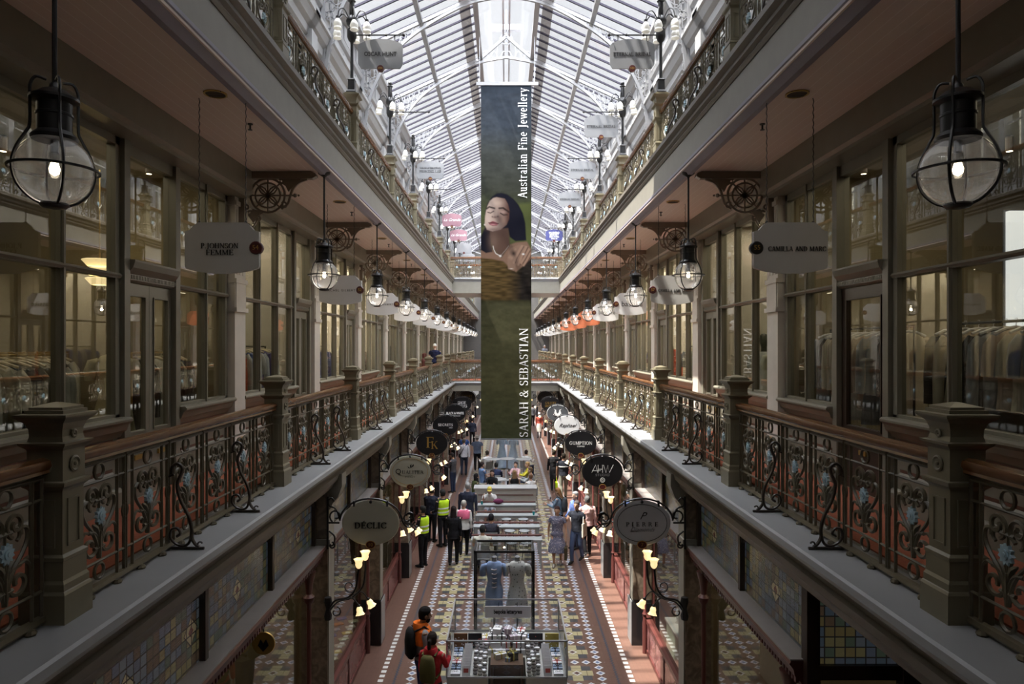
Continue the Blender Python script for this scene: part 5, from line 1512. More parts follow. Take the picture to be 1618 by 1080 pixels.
for q in (-.17, .17): b.tube([(q, 0, .09), (q, 0, .17)], .006, 4)
b.build('hook', M['ink'], o); text('bespoke letterpress', .105, M['ink'], o, (0, -.012, 0), ext=.001, off=.005, sx=.62)
# goods
rr = random.Random(5)
PC_ = {'w': M['paper'], 'l': cloth((.42, .36, .42), 'paper'), 'g': cloth((.5, .42, .12), 'paper'), 'k': cloth((.03, .03, .035), 'paper'), 'r': cloth((.4, .08, .07), 'paper'), 'b': cloth((.25, .33, .45), 'paper'), 't': cloth((.2, .1, .05), 'paper')}
PN = {'w': 'white', 'l': 'mauve patterned', 'g': 'gold', 'k': 'black', 'r': 'red', 'b': 'pale blue', 't': 'brown'}
def gift(label, loc, dx, dy, dz, c, rib, rz, group=None):
    o = thing('gift_box', label, 'box', loc, rz, group)
    MB().box(-dx / 2, dx / 2, -dy / 2, dy / 2, 0, dz).build('wrapped_box', PC_[c], o)
    b = MB(); b.box(-dx / 2 - .002, dx / 2 + .002, -.012, .012, -.001, dz + .002); b.box(-.012, .012, -dy / 2 - .002, dy / 2 + .002, 0, dz + .002)
    for q in (-1, 1): b.tube([(0, 0, dz), (q * .04, .01, dz + .03), (q * .05, 0, dz + .005), (0, 0, dz)], .006, 4)
    b.build('ribbon', PC_[rib], o)
    return o
k = 0
for lay, (nx, ny) in enumerate(((6, 3), (5, 2), (4, 2), (2, 1))):
    for i in range(nx):
        for j in range(ny):
            c = rr.choice('wwlwblw'); rb = rr.choice('gwkr')
            gift('%s box with %s ribbon in the heap at the back of the stationery case' % (PN[c], PN[rb]), (-.44 + lay * .10 + i * .17 + rr.uniform(-.02, .02), 11.80 + j * .22 + lay * .06, .802 + lay * .095), rr.uniform(.11, .17), rr.uniform(.14, .19), .09, c, rb, rr.uniform(-.35, .35), 'wrapped boxes in the heap'); k += 1
gift('black box with a large gold ribbon at the centre of the stationery case', (.10, 11.42, .882), .16, .16, .12, 'k', 'g', .3)
gift('pale box tied with gold ribbon on the brown desk in the case', (-.10, 11.46, .882), .20, .12, .08, 'w', 'g', .4)
gift('dark patterned box beside the gold ribboned one in the case', (.03, 11.34, .882), .08, .08, .06, 'b', 'g', -.3)
ro = None
for q in (-1, 1):
    for a in range(3):
        for c in range(7):
            for h in range(rr.choice((2, 3, 4, 5))):
                x = q * (.36 + a * .075) + .01 + rr.uniform(-.008, .008); y = 10.98 + c * .125 + a * .03; z = .802 + h * .055
                lab = 'white paper roll in the stacks, %s side of the stationery case' % ('left' if q < 0 else 'right')
                if ro is None:
                    ro = thing('paper_roll', lab, 'paper roll', (x, y, z), 0, 'white paper rolls stacked in the case')
                    MB().lathe([(.033, 0), (.033, .035), (.030, .038), (.033, .041), (.033, .052)], (0, 0, 0), 10).build('roll', M['paper'], ro)
                    MB().lathe([(.0335, .012), (.0338, .014), (.0338, .022), (.0335, .024)], (0, 0, 0), 10).build('band', PC_['k'], ro)
                else: dup(ro, (x, y, z), lab, group='white paper rolls stacked in the case')
cd = None
for q in (-1, 1):
    for c in range(16):
        lab = 'greeting card in the standing row, %s side of the stationery case' % ('left' if q < 0 else 'right')
        loc = (q * .66 + .01, 10.98 + c * .055, .802)
        if cd is None:
            cd = thing('greeting_card', lab, 'card', loc, 0, 'standing greeting cards'); MB().rings([[(-.065, 0, 0), (.065, 0, 0), (.065, .004, 0), (-.065, .004, 0)], [(-.065, .045, .15), (.065, .045, .15), (.065, .049, .15), (-.065, .049, .15)]]).build('card', M['paper'], cd)
            MB().rings([[(-.04, .008, .05), (.04, .008, .05), (.04, .010, .05), (-.04, .010, .05)], [(-.04, .026, .11), (.04, .026, .11), (.04, .030, .11), (-.04, .030, .11)]]).build('printed_motif', PC_['r'], cd)
        else: dup(cd, loc, lab)
    for c in range(6):
        g = gift('flat %s packet in a tidy pile at the outer %s edge of the case' % (PN['wbwlwb'[c]], 'left' if q < 0 else 'right'), (q * .83 + .01, 11.02 + c * .15, .802), .15, .13, .05 + .02 * (c % 3), 'wbwlwb'[c], 'wkrgbk'[c], 0, 'flat packets along the case edge')
for x, c, lab in ((-.80, 't', 'brown board dotted white standing at the back left of the case'), (-.55, 'k', 'dark board with red motif in the stationery case'), (.52, 'k', 'grey board standing near the back right of the case'), (.80, 'g', 'floral brown board at the right of the case')):
    o = thing('display_board', lab, 'board', (x, 12.0, .802)); MB().box(-.12, .12, -.01, .01, 0, .26).build('board', PC_[c], o)
    b = MB()
    for i in range(9): b.ball((rr.uniform(-.1, .1), -.012, rr.uniform(.03, .23)), .010, 6)
    b.build('painted_motif', PC_['w' if c != 'k' else 'r'], o)
o = thing('wire_stool', 'round metal stool rim beside the stationery case, at the bottom of the view', 'stool', (.93, 10.35, 0))
MB().tube([(.17 * math.cos(PI * a / 10), .17 * math.sin(PI * a / 10), .80) for a in range(20)], .012, 6, close=True).build('seat_ring', M['chrome'], o)
b = MB()
for a in range(4): b.tube([(.16 * math.cos(a * PI / 2), .16 * math.sin(a * PI / 2), .80), (.22 * math.cos(a * PI / 2), .22 * math.sin(a * PI / 2), 0)], .010, 5)
b.build('legs_frame', M['chrome'], o)

o = thing('mannequin_case', 'black framed glass cabinet holding two dress mannequins', 'display case', (0, 12.98, 0))
b = MB(); frame_box(b, -.60, .52, 0, .72, .12, 2.20, .018); b.build('black_frame', M['ink'], o)
b = MB(); b.box(-.58, .50, -.002, .002, .14, 2.19); b.box(-.58, .50, .72, .724, .14, 2.19); b.box(-.60, -.597, .02, .70, .14, 2.19); b.box(.517, .52, .02, .70, .14, 2.19); b.box(-.58, .50, .02, .70, 2.199, 2.202); b.build('glass_sides', M['clearglass'], o)
MB().box(-.58, .50, .02, .70, .0, .42).build('plinth', M['signgrey'], o)
MB().lathe([(.02, 0), (.02, -.02)], (-.04, .35, 2.19), 8).build('cabinet_lamp', M['bulb'], o)
blue = cloth((.30, .40, .62)); m1 = mannequin('headless mannequin in a pale blue ruffled dress in the glass cabinet', (-.235, 13.32, .43), 0, M['white'], (blue, .19, .50), head=False)
b = MB()
for i in range(5): b.tube([(-.05 + .01 * math.sin(i), -.12 - .01 * (i == 0), 1.02 + .085 * i), (0, -.135, 1.01 + .085 * i), (.05, -.12, 1.02 + .085 * i)], .012, 5)
b.build('bow', cloth((.45, .40, .38)), m1)
M['sprig'] = print_mat('sprigged_cotton', (.62, .61, .57), (.16, .15, .13), 16, .42)
mannequin('headless mannequin in a white sprigged dress in the glass cabinet', (.215, 13.32, .43), 0, M['white'], (M['sprig'], .24, .45), head=False)

# ---- communal tables, counter, stools
for k, y in enumerate((18.7, 20.05, 21.4, 22.8)):
    o = thing('communal_table', '%s long grey communal table with a dark red rear edge' % ORD[k], 'table', (.0, y, 0), 0, 'communal tables in a row')
    w = 1.0
    MB().box(-w + .03, w - .01, 0, .34, .765, .80).build('tabletop', M['tabletop'], o)
    MB().box(-w + .03, w - .01, .46, .56, .785, .815).build('rear_rail', M['red_wood'], o)
    b = MB()
    for x in (-w + .06, w - .05): b.box(x - .02, x + .02, .02, .52, .73, .765)
    b.box(-w + .06, w - .05, .15, .19, .70, .73)
    b.build('under_frame', M['tabletop'], o)
    for x in (-w + .06, w - .05):
        for yy in (.05, .5): MB().box(x - .02, x + .02, yy - .02, yy + .02, 0, .765).build('leg', M['tabletop'], o)
o = thing('service_counter', 'off white panelled counter standing behind the communal tables', 'counter', (0, 24.1, 0))
b = MB(); b.box(-1.12, 1.05, 0, .6, 0, 1.06); b.build('cabinet', M['counter'], o)
b = MB().box(-1.15, 1.08, -.03, .63, 1.06, 1.10); b.build('worktop', M['white'], o)
b = MB()
for z in (.2, .55, .85): b.box(-1.0, .95, -.015, 0, z, z + .03)
b.build('rail_panel', M['red_wood'], o)
st = None
for k, (x, y) in enumerate(((.1, 20.9), (.55, 20.9), (.0, 22.3), (.55, 22.3), (.15, 19.6), (.6, 19.6))):
    lab = '%s wire stool tucked under the communal tables' % ORD[k]
    if st is None:
        st = thing('wire_stool', lab, 'stool', (x, y, 0), 0, 'wire stools at the communal tables')
        MB().tube([(.17 * math.cos(PI * a / 10), .17 * math.sin(PI * a / 10), .46) for a in range(20)], .010, 5, close=True).build('seat_ring', M['ink'], st)
        for a in range(4): MB().tube([(.15 * math.cos(a * PI / 2 + .7), .15 * math.sin(a * PI / 2 + .7), .46), (.2 * math.cos(a * PI / 2 + .7), .2 * math.sin(a * PI / 2 + .7), 0)], .008, 5).build('leg', M['ink'], st)
        MB().lathe([(.165, .455), (.165, .47), (.001, .475)], (0, 0, 0), 16).build('seat', M['tabletop'], st)
    else: dup(st, (x, y, 0), lab)
tb = None
for k, (x, y, z) in enumerate(((-.62, 31, 0), (.03, 31.1, 0), (.78, 31, 0), (-.35, 27.6, 0), (.45, 27.5, 0))):
    lab = ['left one of three tall white round tables beyond the counter', 'middle one of three tall white round tables beyond the counter', 'right one of three tall white round tables beyond the counter', 'left round cafe table just beyond the counter', 'right round cafe table just beyond the counter'][k]
    if tb is None:
        tb = thing('round_table', lab, 'table', (x, y, 0), 0, 'round cafe tables')
        MB().lathe([(.001, .98), (.36, .98), (.37, .99), (.36, 1.0), (.001, 1.005)], (0, 0, 0), 20).build('tabletop', M['white'], tb, smooth=True, angle=30)
        MB().lathe([(.035, .02), (.03, .98)], (0, 0, 0), 10).build('pedestal', M['white'], tb)
        MB().lathe([(.24, 0), (.24, .02), (.04, .05)], (0, 0, 0), 16).build('base', M['white'], tb)
    else:
        t = dup(tb, (x, y, 0), lab)
        if k > 2: t.scale = (1, 1, .75)
mannequin('left of two mannequins in long pale blue gowns behind the tall tables', (-.22, 34.2, 0), 0, M['paper'], (cloth((.40, .50, .62)), .3, .05))
mannequin('right of two mannequins in long pale blue gowns behind the tall tables', (.34, 34.0, 0), 0, M['paper'], (cloth((.43, .52, .62)), .3, .05))
# small things on the tables
for x, y, lab, c, nme in ((-.82, 22.93, 'teal cup on the farthest communal table, at its left end', (.05, .35, .38), 'cup'), (.86, 21.5, 'teal cup at the right end of the third communal table', (.05, .35, .38), 'cup'), (-.20, 20.3, 'phone lying on the second communal table', (.1, .12, .15), 'phone')):
    o = thing(nme, lab, nme, (x, y, .80 if nme == 'cup' else .801))
    if nme == 'cup': MB().lathe([(.03, 0), (.04, .11), (.042, .115)], (0, 0, 0), 12).build('cup_body', cloth(c), o); MB().lathe([(.043, .112), (.043, .122), (.03, .13)], (0, 0, 0), 12).build('lid', M['white'], o)
    else: MB().box(-.04, .04, -.08, .08, 0, .009).build('phone_body', M['ink'], o); MB().box(-.036, .036, -.074, .074, .009, .0095).build('screen', M['tabletop'], o)
o = thing('shoulder_bag', 'maroon bag lying on the farthest communal table', 'bag', (-.27, 22.98, .80)); MB().ball((0, 0, .09), .11, 12, sx=1.6, sy=.9, sz=.8).build('bag_body', cloth((.14, .03, .08)), o, smooth=True); MB().tube([(-.1, 0, .15), (0, .04, .2), (.1, 0, .15)], .01, 5).build('strap', cloth((.1, .02, .05)), o)

# ---- goods in the near ground floor windows
for i in range(22):
    c = [(.55, .55, .5), (.5, .2, .04), (.45, .5, .35), (.15, .15, .4), (.6, .5, .1), (.4, .35, .45)][i % 6]
    o = thing('notebook', '%s notebook laid out behind the left ground floor window by the first pier' % ['white', 'orange', 'pale green', 'indigo', 'yellow', 'lilac'][i % 6], 'notebook', (-3.0 - .26 * (i % 2), 10.7 + .135 * i, .70), .5, 'notebooks in the left window')
    MB().box(-.09, .09, -.06, .06, 0, .02).build('cover', cloth(c, 'notebook'), o); MB().box(-.085, .092, -.055, .055, .004, .016).build('pages', M['paper'], o)
o = thing('display_shelf', 'low shelf of notebooks inside the left ground floor window', 'shelf', (-3.13, 10.5, 0)); MB().box(-.26, .26, 0, 3.2, .64, .70).build('shelf_board', M['desk'], o); MB().box(-.24, .24, .05, 3.15, 0, .64).build('shelf_base', M['dark'], o)
o = thing('display_cabinet', 'pale green shop cabinet inside the right ground floor window', 'cabinet', (3.25, 10.6, 0)); MB().box(-.2, .3, 0, 2.4, 0, .9).build('cabinet_body', cloth((.35, .40, .33), 'painted_wood'), o); MB().box(-.23, .33, -.03, 2.43, .9, .94).build('worktop', M['white'], o)
for i in range(6):
    o = thing('jewel_stand', 'small white jewellery stand on the pale green cabinet', 'stand', (3.2, 10.85 + i * .38, .94), 0, 'jewellery stands on the green cabinet'); MB().lathe([(.06, 0), (.05, .02), (.02, .05), (.05, .18), (.03, .24), (.02, .28)], (0, 0, 0), 12, sy=.6).build('bust_form', M['white'], o, smooth=True); MB().tube([(-.04, -.03, .2), (-.045, 0, .12), (-.04, .03, .2)], .004, 4).build('necklace', M['gold'], o)

# ---- a few more things the photograph shows
o = thing('light_panel', 'tall lit white panel deep inside the near right shop', 'light panel', (5.55, 7.3, 5.95))
MB().box(-.17, .17, 0, .06, 0, 1.6).build('panel', M['frost_panel'], o); MB().box(-.19, .19, .06, .08, -.02, 1.62).build('frame', M['signgrey'], o)
MB().box(-.03, .03, 0, .06, -1.43, -.02).build('post', M['signgrey'], o)
ws = None
for k, (x, y) in enumerate(((-3.42, 28.2), (-3.42, 28.8))):
    if ws is None:
        ws = thing('turned_post', 'nearer dark red turned wooden post on the left gallery walkway', 'post', (x, y, ZW + .012), 0, 'dark red turned posts')
        MB().lathe([(.09, 0), (.09, .08), (.05, .12), (.08, .35), (.10, .6), (.06, .85), (.09, .95), (.09, 1.05), (.05, 1.1), (.07, 1.2), (.06, 1.28), (.001, 1.32)], (0, 0, 0), 12).build('turned_shaft', M['red_wood'], ws, smooth=True)
        MB().sq([(.11, 0), (.11, .05)]).build('base', M['red_wood'], ws)
    else: dup(ws, (x, y, ZW + .012), 'farther dark red turned wooden post on the left gallery walkway')
o = thing('round_sign', 'round gold crescent sign under the left ledge beside the ground floor window', 'sign', (-2.70, 7.6, 2.80))
MB().lathe([(.001, -.012), (.125, -.012), (.13, 0), (.125, .012), (.001, .012)], (0, 0, 0), 28, 'y').build('disc', M['gold'], o)
MB().prism([(-.03, .05), (-.06, -.02), (0, -.09), (.06, -.02), (.03, .05), (0, .0)], -.018, -.012).build('emblem', M['ink'], o)
MB().tube([(0, 0, .12), (0, 0, .17)], .008, 5).build('hanger', M['ink'], o)
# ================================================================== PEOPLE
SKIN = {k: mat('skin_' + k, c, .55, noise=.05, spec=.35) for k, c in {'light': (.56, .36, .27), 'tan': (.42, .25, .17), 'brown': (.24, .13, .08)}.items()}
def Rx(v, a, c):
    p = Vector(v) - Vector(c); ca, sa = math.cos(a), math.sin(a)
    return Vector((p.x, p.y * ca + p.z * sa, -p.y * sa + p.z * ca)) + Vector(c)     # lean forward (+y)
def ring(c, rx, ry, n=14, yo=0): return [(c[0] + rx * math.cos(2 * PI * i / n), c[1] + yo + ry * math.sin(2 * PI * i / n), c[2]) for i in range(n)]
def remesh(o, v, sm=3):
    m = o.modifiers.new('skin', 'REMESH'); m.mode = 'VOXEL'; m.voxel_size = v; m.use_smooth_shade = True
    s_ = o.modifiers.new('soft', 'SMOOTH'); s_.iterations = sm; s_.factor = .5

def person(label, x, y, z=0, face=0, h=1.75, female=False, skin='light', stride=.0, arms=((8, 12), (-8, 15)), abd=(.12, .12), lean=0.0, sit=False,
           top=(.3, .3, .3), sleeve='long', hem=.90, bottom='trousers', bcol=(.03, .03, .04), hair=(.02, .015, .01), hairlen='short',
           shoes=(.02, .02, .02), extras=(), topmat=None, head_tilt=0.0, wide=1.0, group=None):
    """local frame: faces +y. arms = (upper angle forward, elbow bend) per side, degrees"""
    k = h / 1.75
    o = thing('person', label, 'person', (x, y, z), math.radians(face), group, sc_=(k, k, k))
    sh = (.175 if female else .20) * wide; hp = .09
    drop = -.44 if sit else -.02 * abs(stride) * 4
    H = Vector((0, 0, .93 + drop))
    L = lambda v: Rx((v[0], v[1], v[2] + drop), lean, H)
    # ---- skeleton
    legs = []
    for q in (-1, 1):
        hip = Vector((q * hp, 0, .91 + drop))
        if sit: knee = Vector((q * .13, .44, .50)); ank = Vector((q * .13, .46, .09))
        else:
            st = stride * q
            ank = Vector((q * .09, st, .09 + (.06 if st < -.05 else 0))); knee = Vector((q * .095, st * .55 + .05 * (abs(st) > .05) + .01, .50 + drop * .6))
        legs.append((hip, knee, ank))
    ar = []
    for i, q in enumerate((-1, 1)):
        a, e = math.radians(arms[i][0]), math.radians(arms[i][0] + arms[i][1]); ab = abd[i]
        s0 = L((q * sh, 0, 1.41))
        el = s0 + Vector((q * math.sin(ab), math.cos(ab) * math.sin(a), -math.cos(ab) * math.cos(a))) * .29
        inw = -q * .12 if arms[i][1] > 40 else q * .03
        wr = el + Vector((inw, math.sin(e), -math.cos(e))).normalized() * .255
        ar.append((s0, el, wr))
    torso = [(.86, .145, .105), (.95, .16 if female else .155, .115), (1.05, .13 if female else .15, .10), (1.16, .135 if female else .155, .10), (1.28, .155 if female else .17, .115), (1.38, .16 if female else .185, .105), (1.44, .12, .08), (1.48, .065, .06)]
    def loft(b, rows, gx=0, gy=0, extra=1.0):
        b.rings([[tuple(L(p)) for p in ring((0, 0, zz), (rx * extra * wide + gx), ry * extra + gy)] for zz, rx, ry in rows])
    # ---- body, one skin
    b = MB()
    loft(b, torso)
    b.tube([tuple(L((0, -.005, 1.44))), tuple(L((0, .01, 1.53))), tuple(L((0, .02, 1.60)))], [.06, .052, .055], 10)
    hc = L((0, .025, 1.635))
    rows = [(-.118, .028, .035, .03), (-.10, .048, .058, .022), (-.06, .064, .080, .010), (-.01, .073, .094, .0), (.04, .076, .098, -.004), (.08, .066, .085, -.006), (.108, .042, .055, -.006), (.118, .012, .02, -.006)]
    ht = head_tilt
    def hd(p): return tuple(Rx((hc.x + p[0], hc.y + p[1], hc.z + p[2]), lean + ht, hc - Vector((0, 0, .1))))
    b.rings([[hd((rx * math.cos(2 * PI * i / 14), yo + ry * math.sin(2 * PI * i / 14), zz)) for i in range(14)] for zz, rx, ry, yo in rows])
    b.tube([hd((0, .088, .02)), hd((0, .105, -.01)), hd((0, .112, -.03)), hd((0, .092, -.045))], [.010, .012, .017, .012], 6)
    for q in (-1, 1): b.rings([[hd((q * .078 + dx, .0 + .020 * math.cos(2 * PI * i / 8), -.015 + .034 * math.sin(2 * PI * i / 8))) for i in range(8)] for dx in (-.012, .012)])
    for hip, knee, ank in legs:
        b.tube([hip, hip.lerp(knee, .4), knee, knee.lerp(ank, .3), knee.lerp(ank, .75), ank], [.092, .078, .054, .056, .038, .036], 10)
        b.tube([ank + Vector((0, -.05, -.04)), ank + Vector((0, .04, -.045)), ank + Vector((0, .13, -.06)), ank + Vector((0, .19, -.068))], [.036, .038, .034, .018], 8)
    for i, (s0, el, wr) in enumerate(ar):
        q = (-1, 1)[i]
        b.tube([s0 + Vector((-q * .04, 0, .0)), s0, s0.lerp(el, .4), el, el.lerp(wr, .35), wr], [.045, .050, .043, .036, .036, .024], 8)
        d = (wr - el).normalized(); sd = Vector((q, 0, 0)); sd = (sd - d * sd.dot(d)).normalized(); nn = d.cross(sd)
        # palm is thin across sd, broad along nn
        pal = [[tuple(wr + d * t + nn * (w * math.cos(2 * PI * j / 10)) + sd * (th * math.sin(2 * PI * j / 10))) for j in range(10)] for t, w, th in ((-.01, .024, .018), (.03, .036, .015), (.075, .040, .014), (.095, .036, .011))]
        b.rings(pal)
        for f, (o_, ln) in enumerate(((-.030, .060), (-.011, .074), (.010, .070), (.029, .054))):
            p0 = wr + d * .085 + nn * o_; cu = -sd
            b.tube([p0, p0 + d * ln * .4 + cu * .004, p0 + d * ln * .75 + cu * .016, p0 + d * ln * .9 + cu * .034], [.0095, .009, .0085, .007], 6)
        p0 = wr + d * .02 - nn * .028
        b.tube([p0, p0 + d * .025 - nn * .02 - sd * .006, p0 + d * .055 - nn * .026 - sd * .016], [.012, .011, .008], 6)
    bo = b.build('body', SKIN[skin], o); remesh(bo, .0105, 2)
    # ---- face
    for q in (-1, 1): MB().ball(hd((q * .030, .088, .005)), .009, 8).build('eye', M['ink'], o)
    MB().tube([hd((-.022, .096, -.068)), hd((0, .102, -.068)), hd((.022, .096, -.068))], .005, 5).build('mouth', mat('lips', (.35, .12, .10), .5, noise=0) if 'lips' not in M else M['lips'], o)
    # ---- hair
    hm = cloth(hair, 'hair')
    if hairlen != 'cap' and hairlen != 'hijab':
        b = MB()
        rs = []
        for zz, rx, ry, yo, cut in ((-.07, .068, .080, -.012, 1), (-.03, .080, .098, -.008, 1), (.03, .086, .108, -.008, .55), (.075, .080, .10, -.008, 0), (.112, .058, .072, -.008, 0), (.132, .02, .03, -.008, 0)):
            rs.append([hd((rx * math.cos(t), (yo + ry * math.sin(t)) if math.sin(t) < .2 or not cut else (yo + ry * math.sin(t)) * (1 - .55 * cut), zz)) for t in [2 * PI * i / 16 for i in range(16)]])
        b.rings(rs)
        if hairlen == 'long':
            b.rings([[hd((rx * math.cos(t), yo + ry * math.sin(t), zz)) for t in [2 * PI * i / 12 for i in range(12)]] for zz, rx, ry, yo in ((.05, .08, .07, -.04), (-.08, .095, .05, -.065), (-.2, .10, .04, -.085), (-.32, .085, .03, -.10), (-.38, .05, .02, -.10))])
        if hairlen == 'pony':
            b.tube([hd((0, -.09, .03)), hd((0, -.14, .02)), hd((0, -.155, -.08)), hd((0, -.13, -.2))], [.03, .035, .035, .012], 8)
        ho = b.build('hair', hm, o); remesh(ho, .011, 2)
    if hairlen == 'cap':
        b = MB().rings([[hd((rx * math.cos(t), yo + ry * math.sin(t), zz)) for t in [2 * PI * i / 16 for i in range(16)]] for zz, rx, ry, yo in ((.02, .084, .108, -.006), (.07, .084, .106, -.006), (.115, .062, .078, -.006), (.135, .02, .03, -.006))])
        b.rings([[hd((w * math.cos(t), .07 + .10 * max(0, math.sin(t)), zz)) for t in [PI * i / 8 for i in range(9)]] for w, zz in ((.08, .025), (.075, .033))])
        b.build('cap', hm, o, smooth=True)
    if hairlen == 'hat':
        b = MB().rings([[hd((rx * math.cos(t), ry * math.sin(t), zz)) for t in [2 * PI * i / 18 for i in range(18)]] for zz, rx, ry in ((.035, .17, .19), (.045, .17, .19), (.055, .10, .12), (.12, .085, .105), (.145, .05, .06))])
        b.build('sun_hat', cloth((.45, .44, .40)), o, smooth=True)
    if hairlen == 'hijab':
        b = MB().rings([[hd((rx * math.cos(t), yo + ry * (math.sin(t) if math.sin(t) < .6 or zz < -.11 else .55), zz)) for t in [2 * PI * i / 16 for i in range(16)]] for zz, rx, ry, yo in ((-.26, .16, .12, 0), (-.17, .10, .10, 0), (-.11, .085, .10, 0), (0, .09, .112, -.01), (.08, .085, .105, -.01), (.125, .05, .06, -.01), (.14, .01, .01, -.01))])
        b.build('headscarf', hm, o, smooth=True)
    # ---- top
    tm = topmat or cloth(top)
    b = MB()
    rows = [r for r in torso if r[0] > hem]
    if bottom == 'dress': rows = [(.42, .25, .20), (.62, .22, .175)] + torso
    else: rows = [(hem, (.165 if hem < 1 else .15), .125)] + rows
    if sit and bottom == 'dress': rows = [(.80, .17, .14)] + torso
    loft(b, rows[:-1] + [(1.485, .068, .062)], .016, .018)
    for i, (s0, el, wr) in enumerate(ar):
        q = (-1, 1)[i]
        if sleeve == 'none': continue
        P, R = [s0 + Vector((-q * .07, 0, .0)), s0 + Vector((-q * .01, 0, -.005)), s0.lerp(el, .15), s0.lerp(el, .5)], [.050, .056, .058, .054]
        if sleeve == 'long': P += [el, el.lerp(wr, .5), el.lerp(wr, .94)]; R += [.050, .046, .040]
        b.tube(P, R, 10)
    to = b.build('top' if bottom != 'dress' else 'dress', tm, o); remesh(to, .013, 2)
    dm = to.modifiers.new('folds', 'DISPLACE'); 
    if 'clouds' not in bpy.data.textures: t_ = bpy.data.textures.new('clouds', 'CLOUDS'); t_.noise_scale = .09
    dm.texture = bpy.data.textures['clouds']; dm.strength = .02; dm.mid_level = .5
    # ---- bottom
    if bottom in ('trousers', 'shorts'):
        b = MB(); loft(b, [(.84, .14, .11), (.90, .162, .125), (max(hem - .02, .93) + .04, .158, .12)], .006, .006)
        for hip, knee, ank in legs:
            P = [hip + Vector((0, 0, .02)), hip.lerp(knee, .4), knee]; R = [.10, .09, .07]
            if bottom == 'trousers': P += [knee.lerp(ank, .5), ank + Vector((0, -.005, -.015))]; R += [.060, .055]
            b.tube(P, R, 10)
        bo2 = b.build(bottom, cloth(bcol), o); remesh(bo2, .013, 2)
    for hip, knee, ank in legs:
        MB().tube([ank + Vector((0, -.075, -.045)), ank + Vector((0, -.03, -.03)), ank + Vector((0, .05, -.035)), ank + Vector((0, .14, -.055)), ank + Vector((0, .21, -.06))], [.030, .045, .045, .038, .022], 8).build('shoe', cloth(shoes, 'leather'), o, smooth=True)
    # ---- extras
    for ex in extras:
        kind, c = ex[0], ex[1]
        if kind == 'backpack':
            b = MB(); P = [(.12, .05, 1.0), (.145, .085, 1.05), (.145, .09, 1.25), (.12, .07, 1.4), (.08, .04, 1.45)]
            b.rings([[tuple(L((rx * math.cos(t), -.20 + ry * math.sin(t), zz))) for t in [2 * PI * i / 12 for i in range(12)]] for rx, ry, zz in P])
            b.build('backpack', cloth(c), o, smooth=True, angle=60)
            b = MB()
            for q in (-1, 1): b.tube([tuple(L(p)) for p in ((q * .11, -.15, 1.43), (q * .12, 0, 1.49), (q * .12, .12, 1.38), (q * .13, .13, 1.2), (q * .15, -.02, 1.08), (q * .13, -.14, 1.05))], .018, 6)
            b.build('backpack_strap', cloth(c), o)
        if kind == 'bag':
            w = ar[1][2] if ex[2] > 0 else ar[0][2]
            b = MB(); c0 = w + Vector((0, .02, -.12)); b.tube([c0 + Vector((0, -.05, -.15)), w + Vector((0, -.01, -.06)), w + Vector((0, .03, -.06)), c0 + Vector((0, .08, -.15))], .006, 5); b.build('bag_handle', cloth(c), o)
            b = MB().box(c0.x - .04, c0.x + .04, c0.y - .13, c0.y + .15, c0.z - .50, c0.z - .15); b.build('carried_bag', cloth(c), o)
        if kind == 'sling':
            b = MB().tube([tuple(L(p)) for p in ((-.16, -.06, 1.02), (-.05, -.15, 1.25), (.11, -.06, 1.47), (.11, .09, 1.45), (0, .16, 1.25), (-.16, .06, 1.02))], .013, 6, close=True); b.build('bag_strap', cloth(c), o)
            MB().ball(tuple(L((-.20, .0, .95))), .11, 10, sx=.5, sy=1, sz=.9).build('shoulder_bag', cloth(c), o, smooth=True)
        if kind == 'vest':
            b = MB(); loft(b, [(1.0, .165, .13), (1.16, .16, .12), (1.28, .175, .13), (1.40, .19, .12), (1.45, .13, .09)], .02, .022); b.build('hi_vis_vest', cloth(c), o, smooth=True)
            b = MB()
            for zz in (1.06, 1.18): loft(b, [(zz, .163, .126), (zz + .04, .163, .126)], .026, .028)
            b.build('reflective_band', M['board_w'], o)
        if kind == 'stripe':
            b = MB(); loft(b, [(1.24, .17, .118), (1.275, .172, .118)], .024, .026); b.build('chest_stripe', M['board_w'], o)
        if kind == 'hood':
            b = MB().rings([[tuple(L((rx * math.cos(t), -.04 + ry * math.sin(t), zz))) for t in [2 * PI * i / 14 for i in range(14)]] for rx, ry, zz in ((.15, .11, 1.42), (.13, .12, 1.48), (.10, .11, 1.53), (.08, .09, 1.52))]); b.build('hood', cloth(c), o, smooth=True)
        if kind == 'scarf':
            b = MB(); loft(b, [(1.2, .165, .125), (1.30, .18, .13), (1.42, .17, .11), (1.47, .09, .08)], .022, .025); b.build('shawl', cloth(c), o, smooth=True)
        if kind == 'beard':
            MB().rings([[hd((rx * math.cos(t), .03 + ry * math.sin(t), zz)) for t in [PI * (-.05 + 1.1 * i / 10) for i in range(11)]] for zz, rx, ry in ((-.125, .03, .05), (-.10, .055, .068), (-.05, .07, .066))]).build('beard', cloth(c), o, smooth=True)
        if kind == 'phone':
            w = ar[1][2]; MB().box(w.x - .035, w.x + .035, w.y + .05, w.y + .06, w.z + .0, w.z + .14).build('held_phone', M['ink'], o)
        if kind == 'tote':
            MB().box(-.26, -.22, -.10, .18, .78, 1.15).build('tote_bag', cloth(c), o); MB().tube([(-.24, -.06, 1.15), tuple(L((-.2, 0, 1.45))), (-.24, .14, 1.15)], .01, 5).build('tote_strap', cloth(c), o)
        if kind == 'apron':
            b = MB(); b.rings([ring((0, .03, zz), rx, ry) for zz, rx, ry in ((.45, .19, .14), (.9, .18, .13), (1.0, .16, .12))]); b.build('apron', cloth(c), o, smooth=True)
    if sit:
        ch = sit if isinstance(sit, tuple) else None
    return o
M['lips'] = mat('lips', (.35, .12, .10), .5, noise=0)
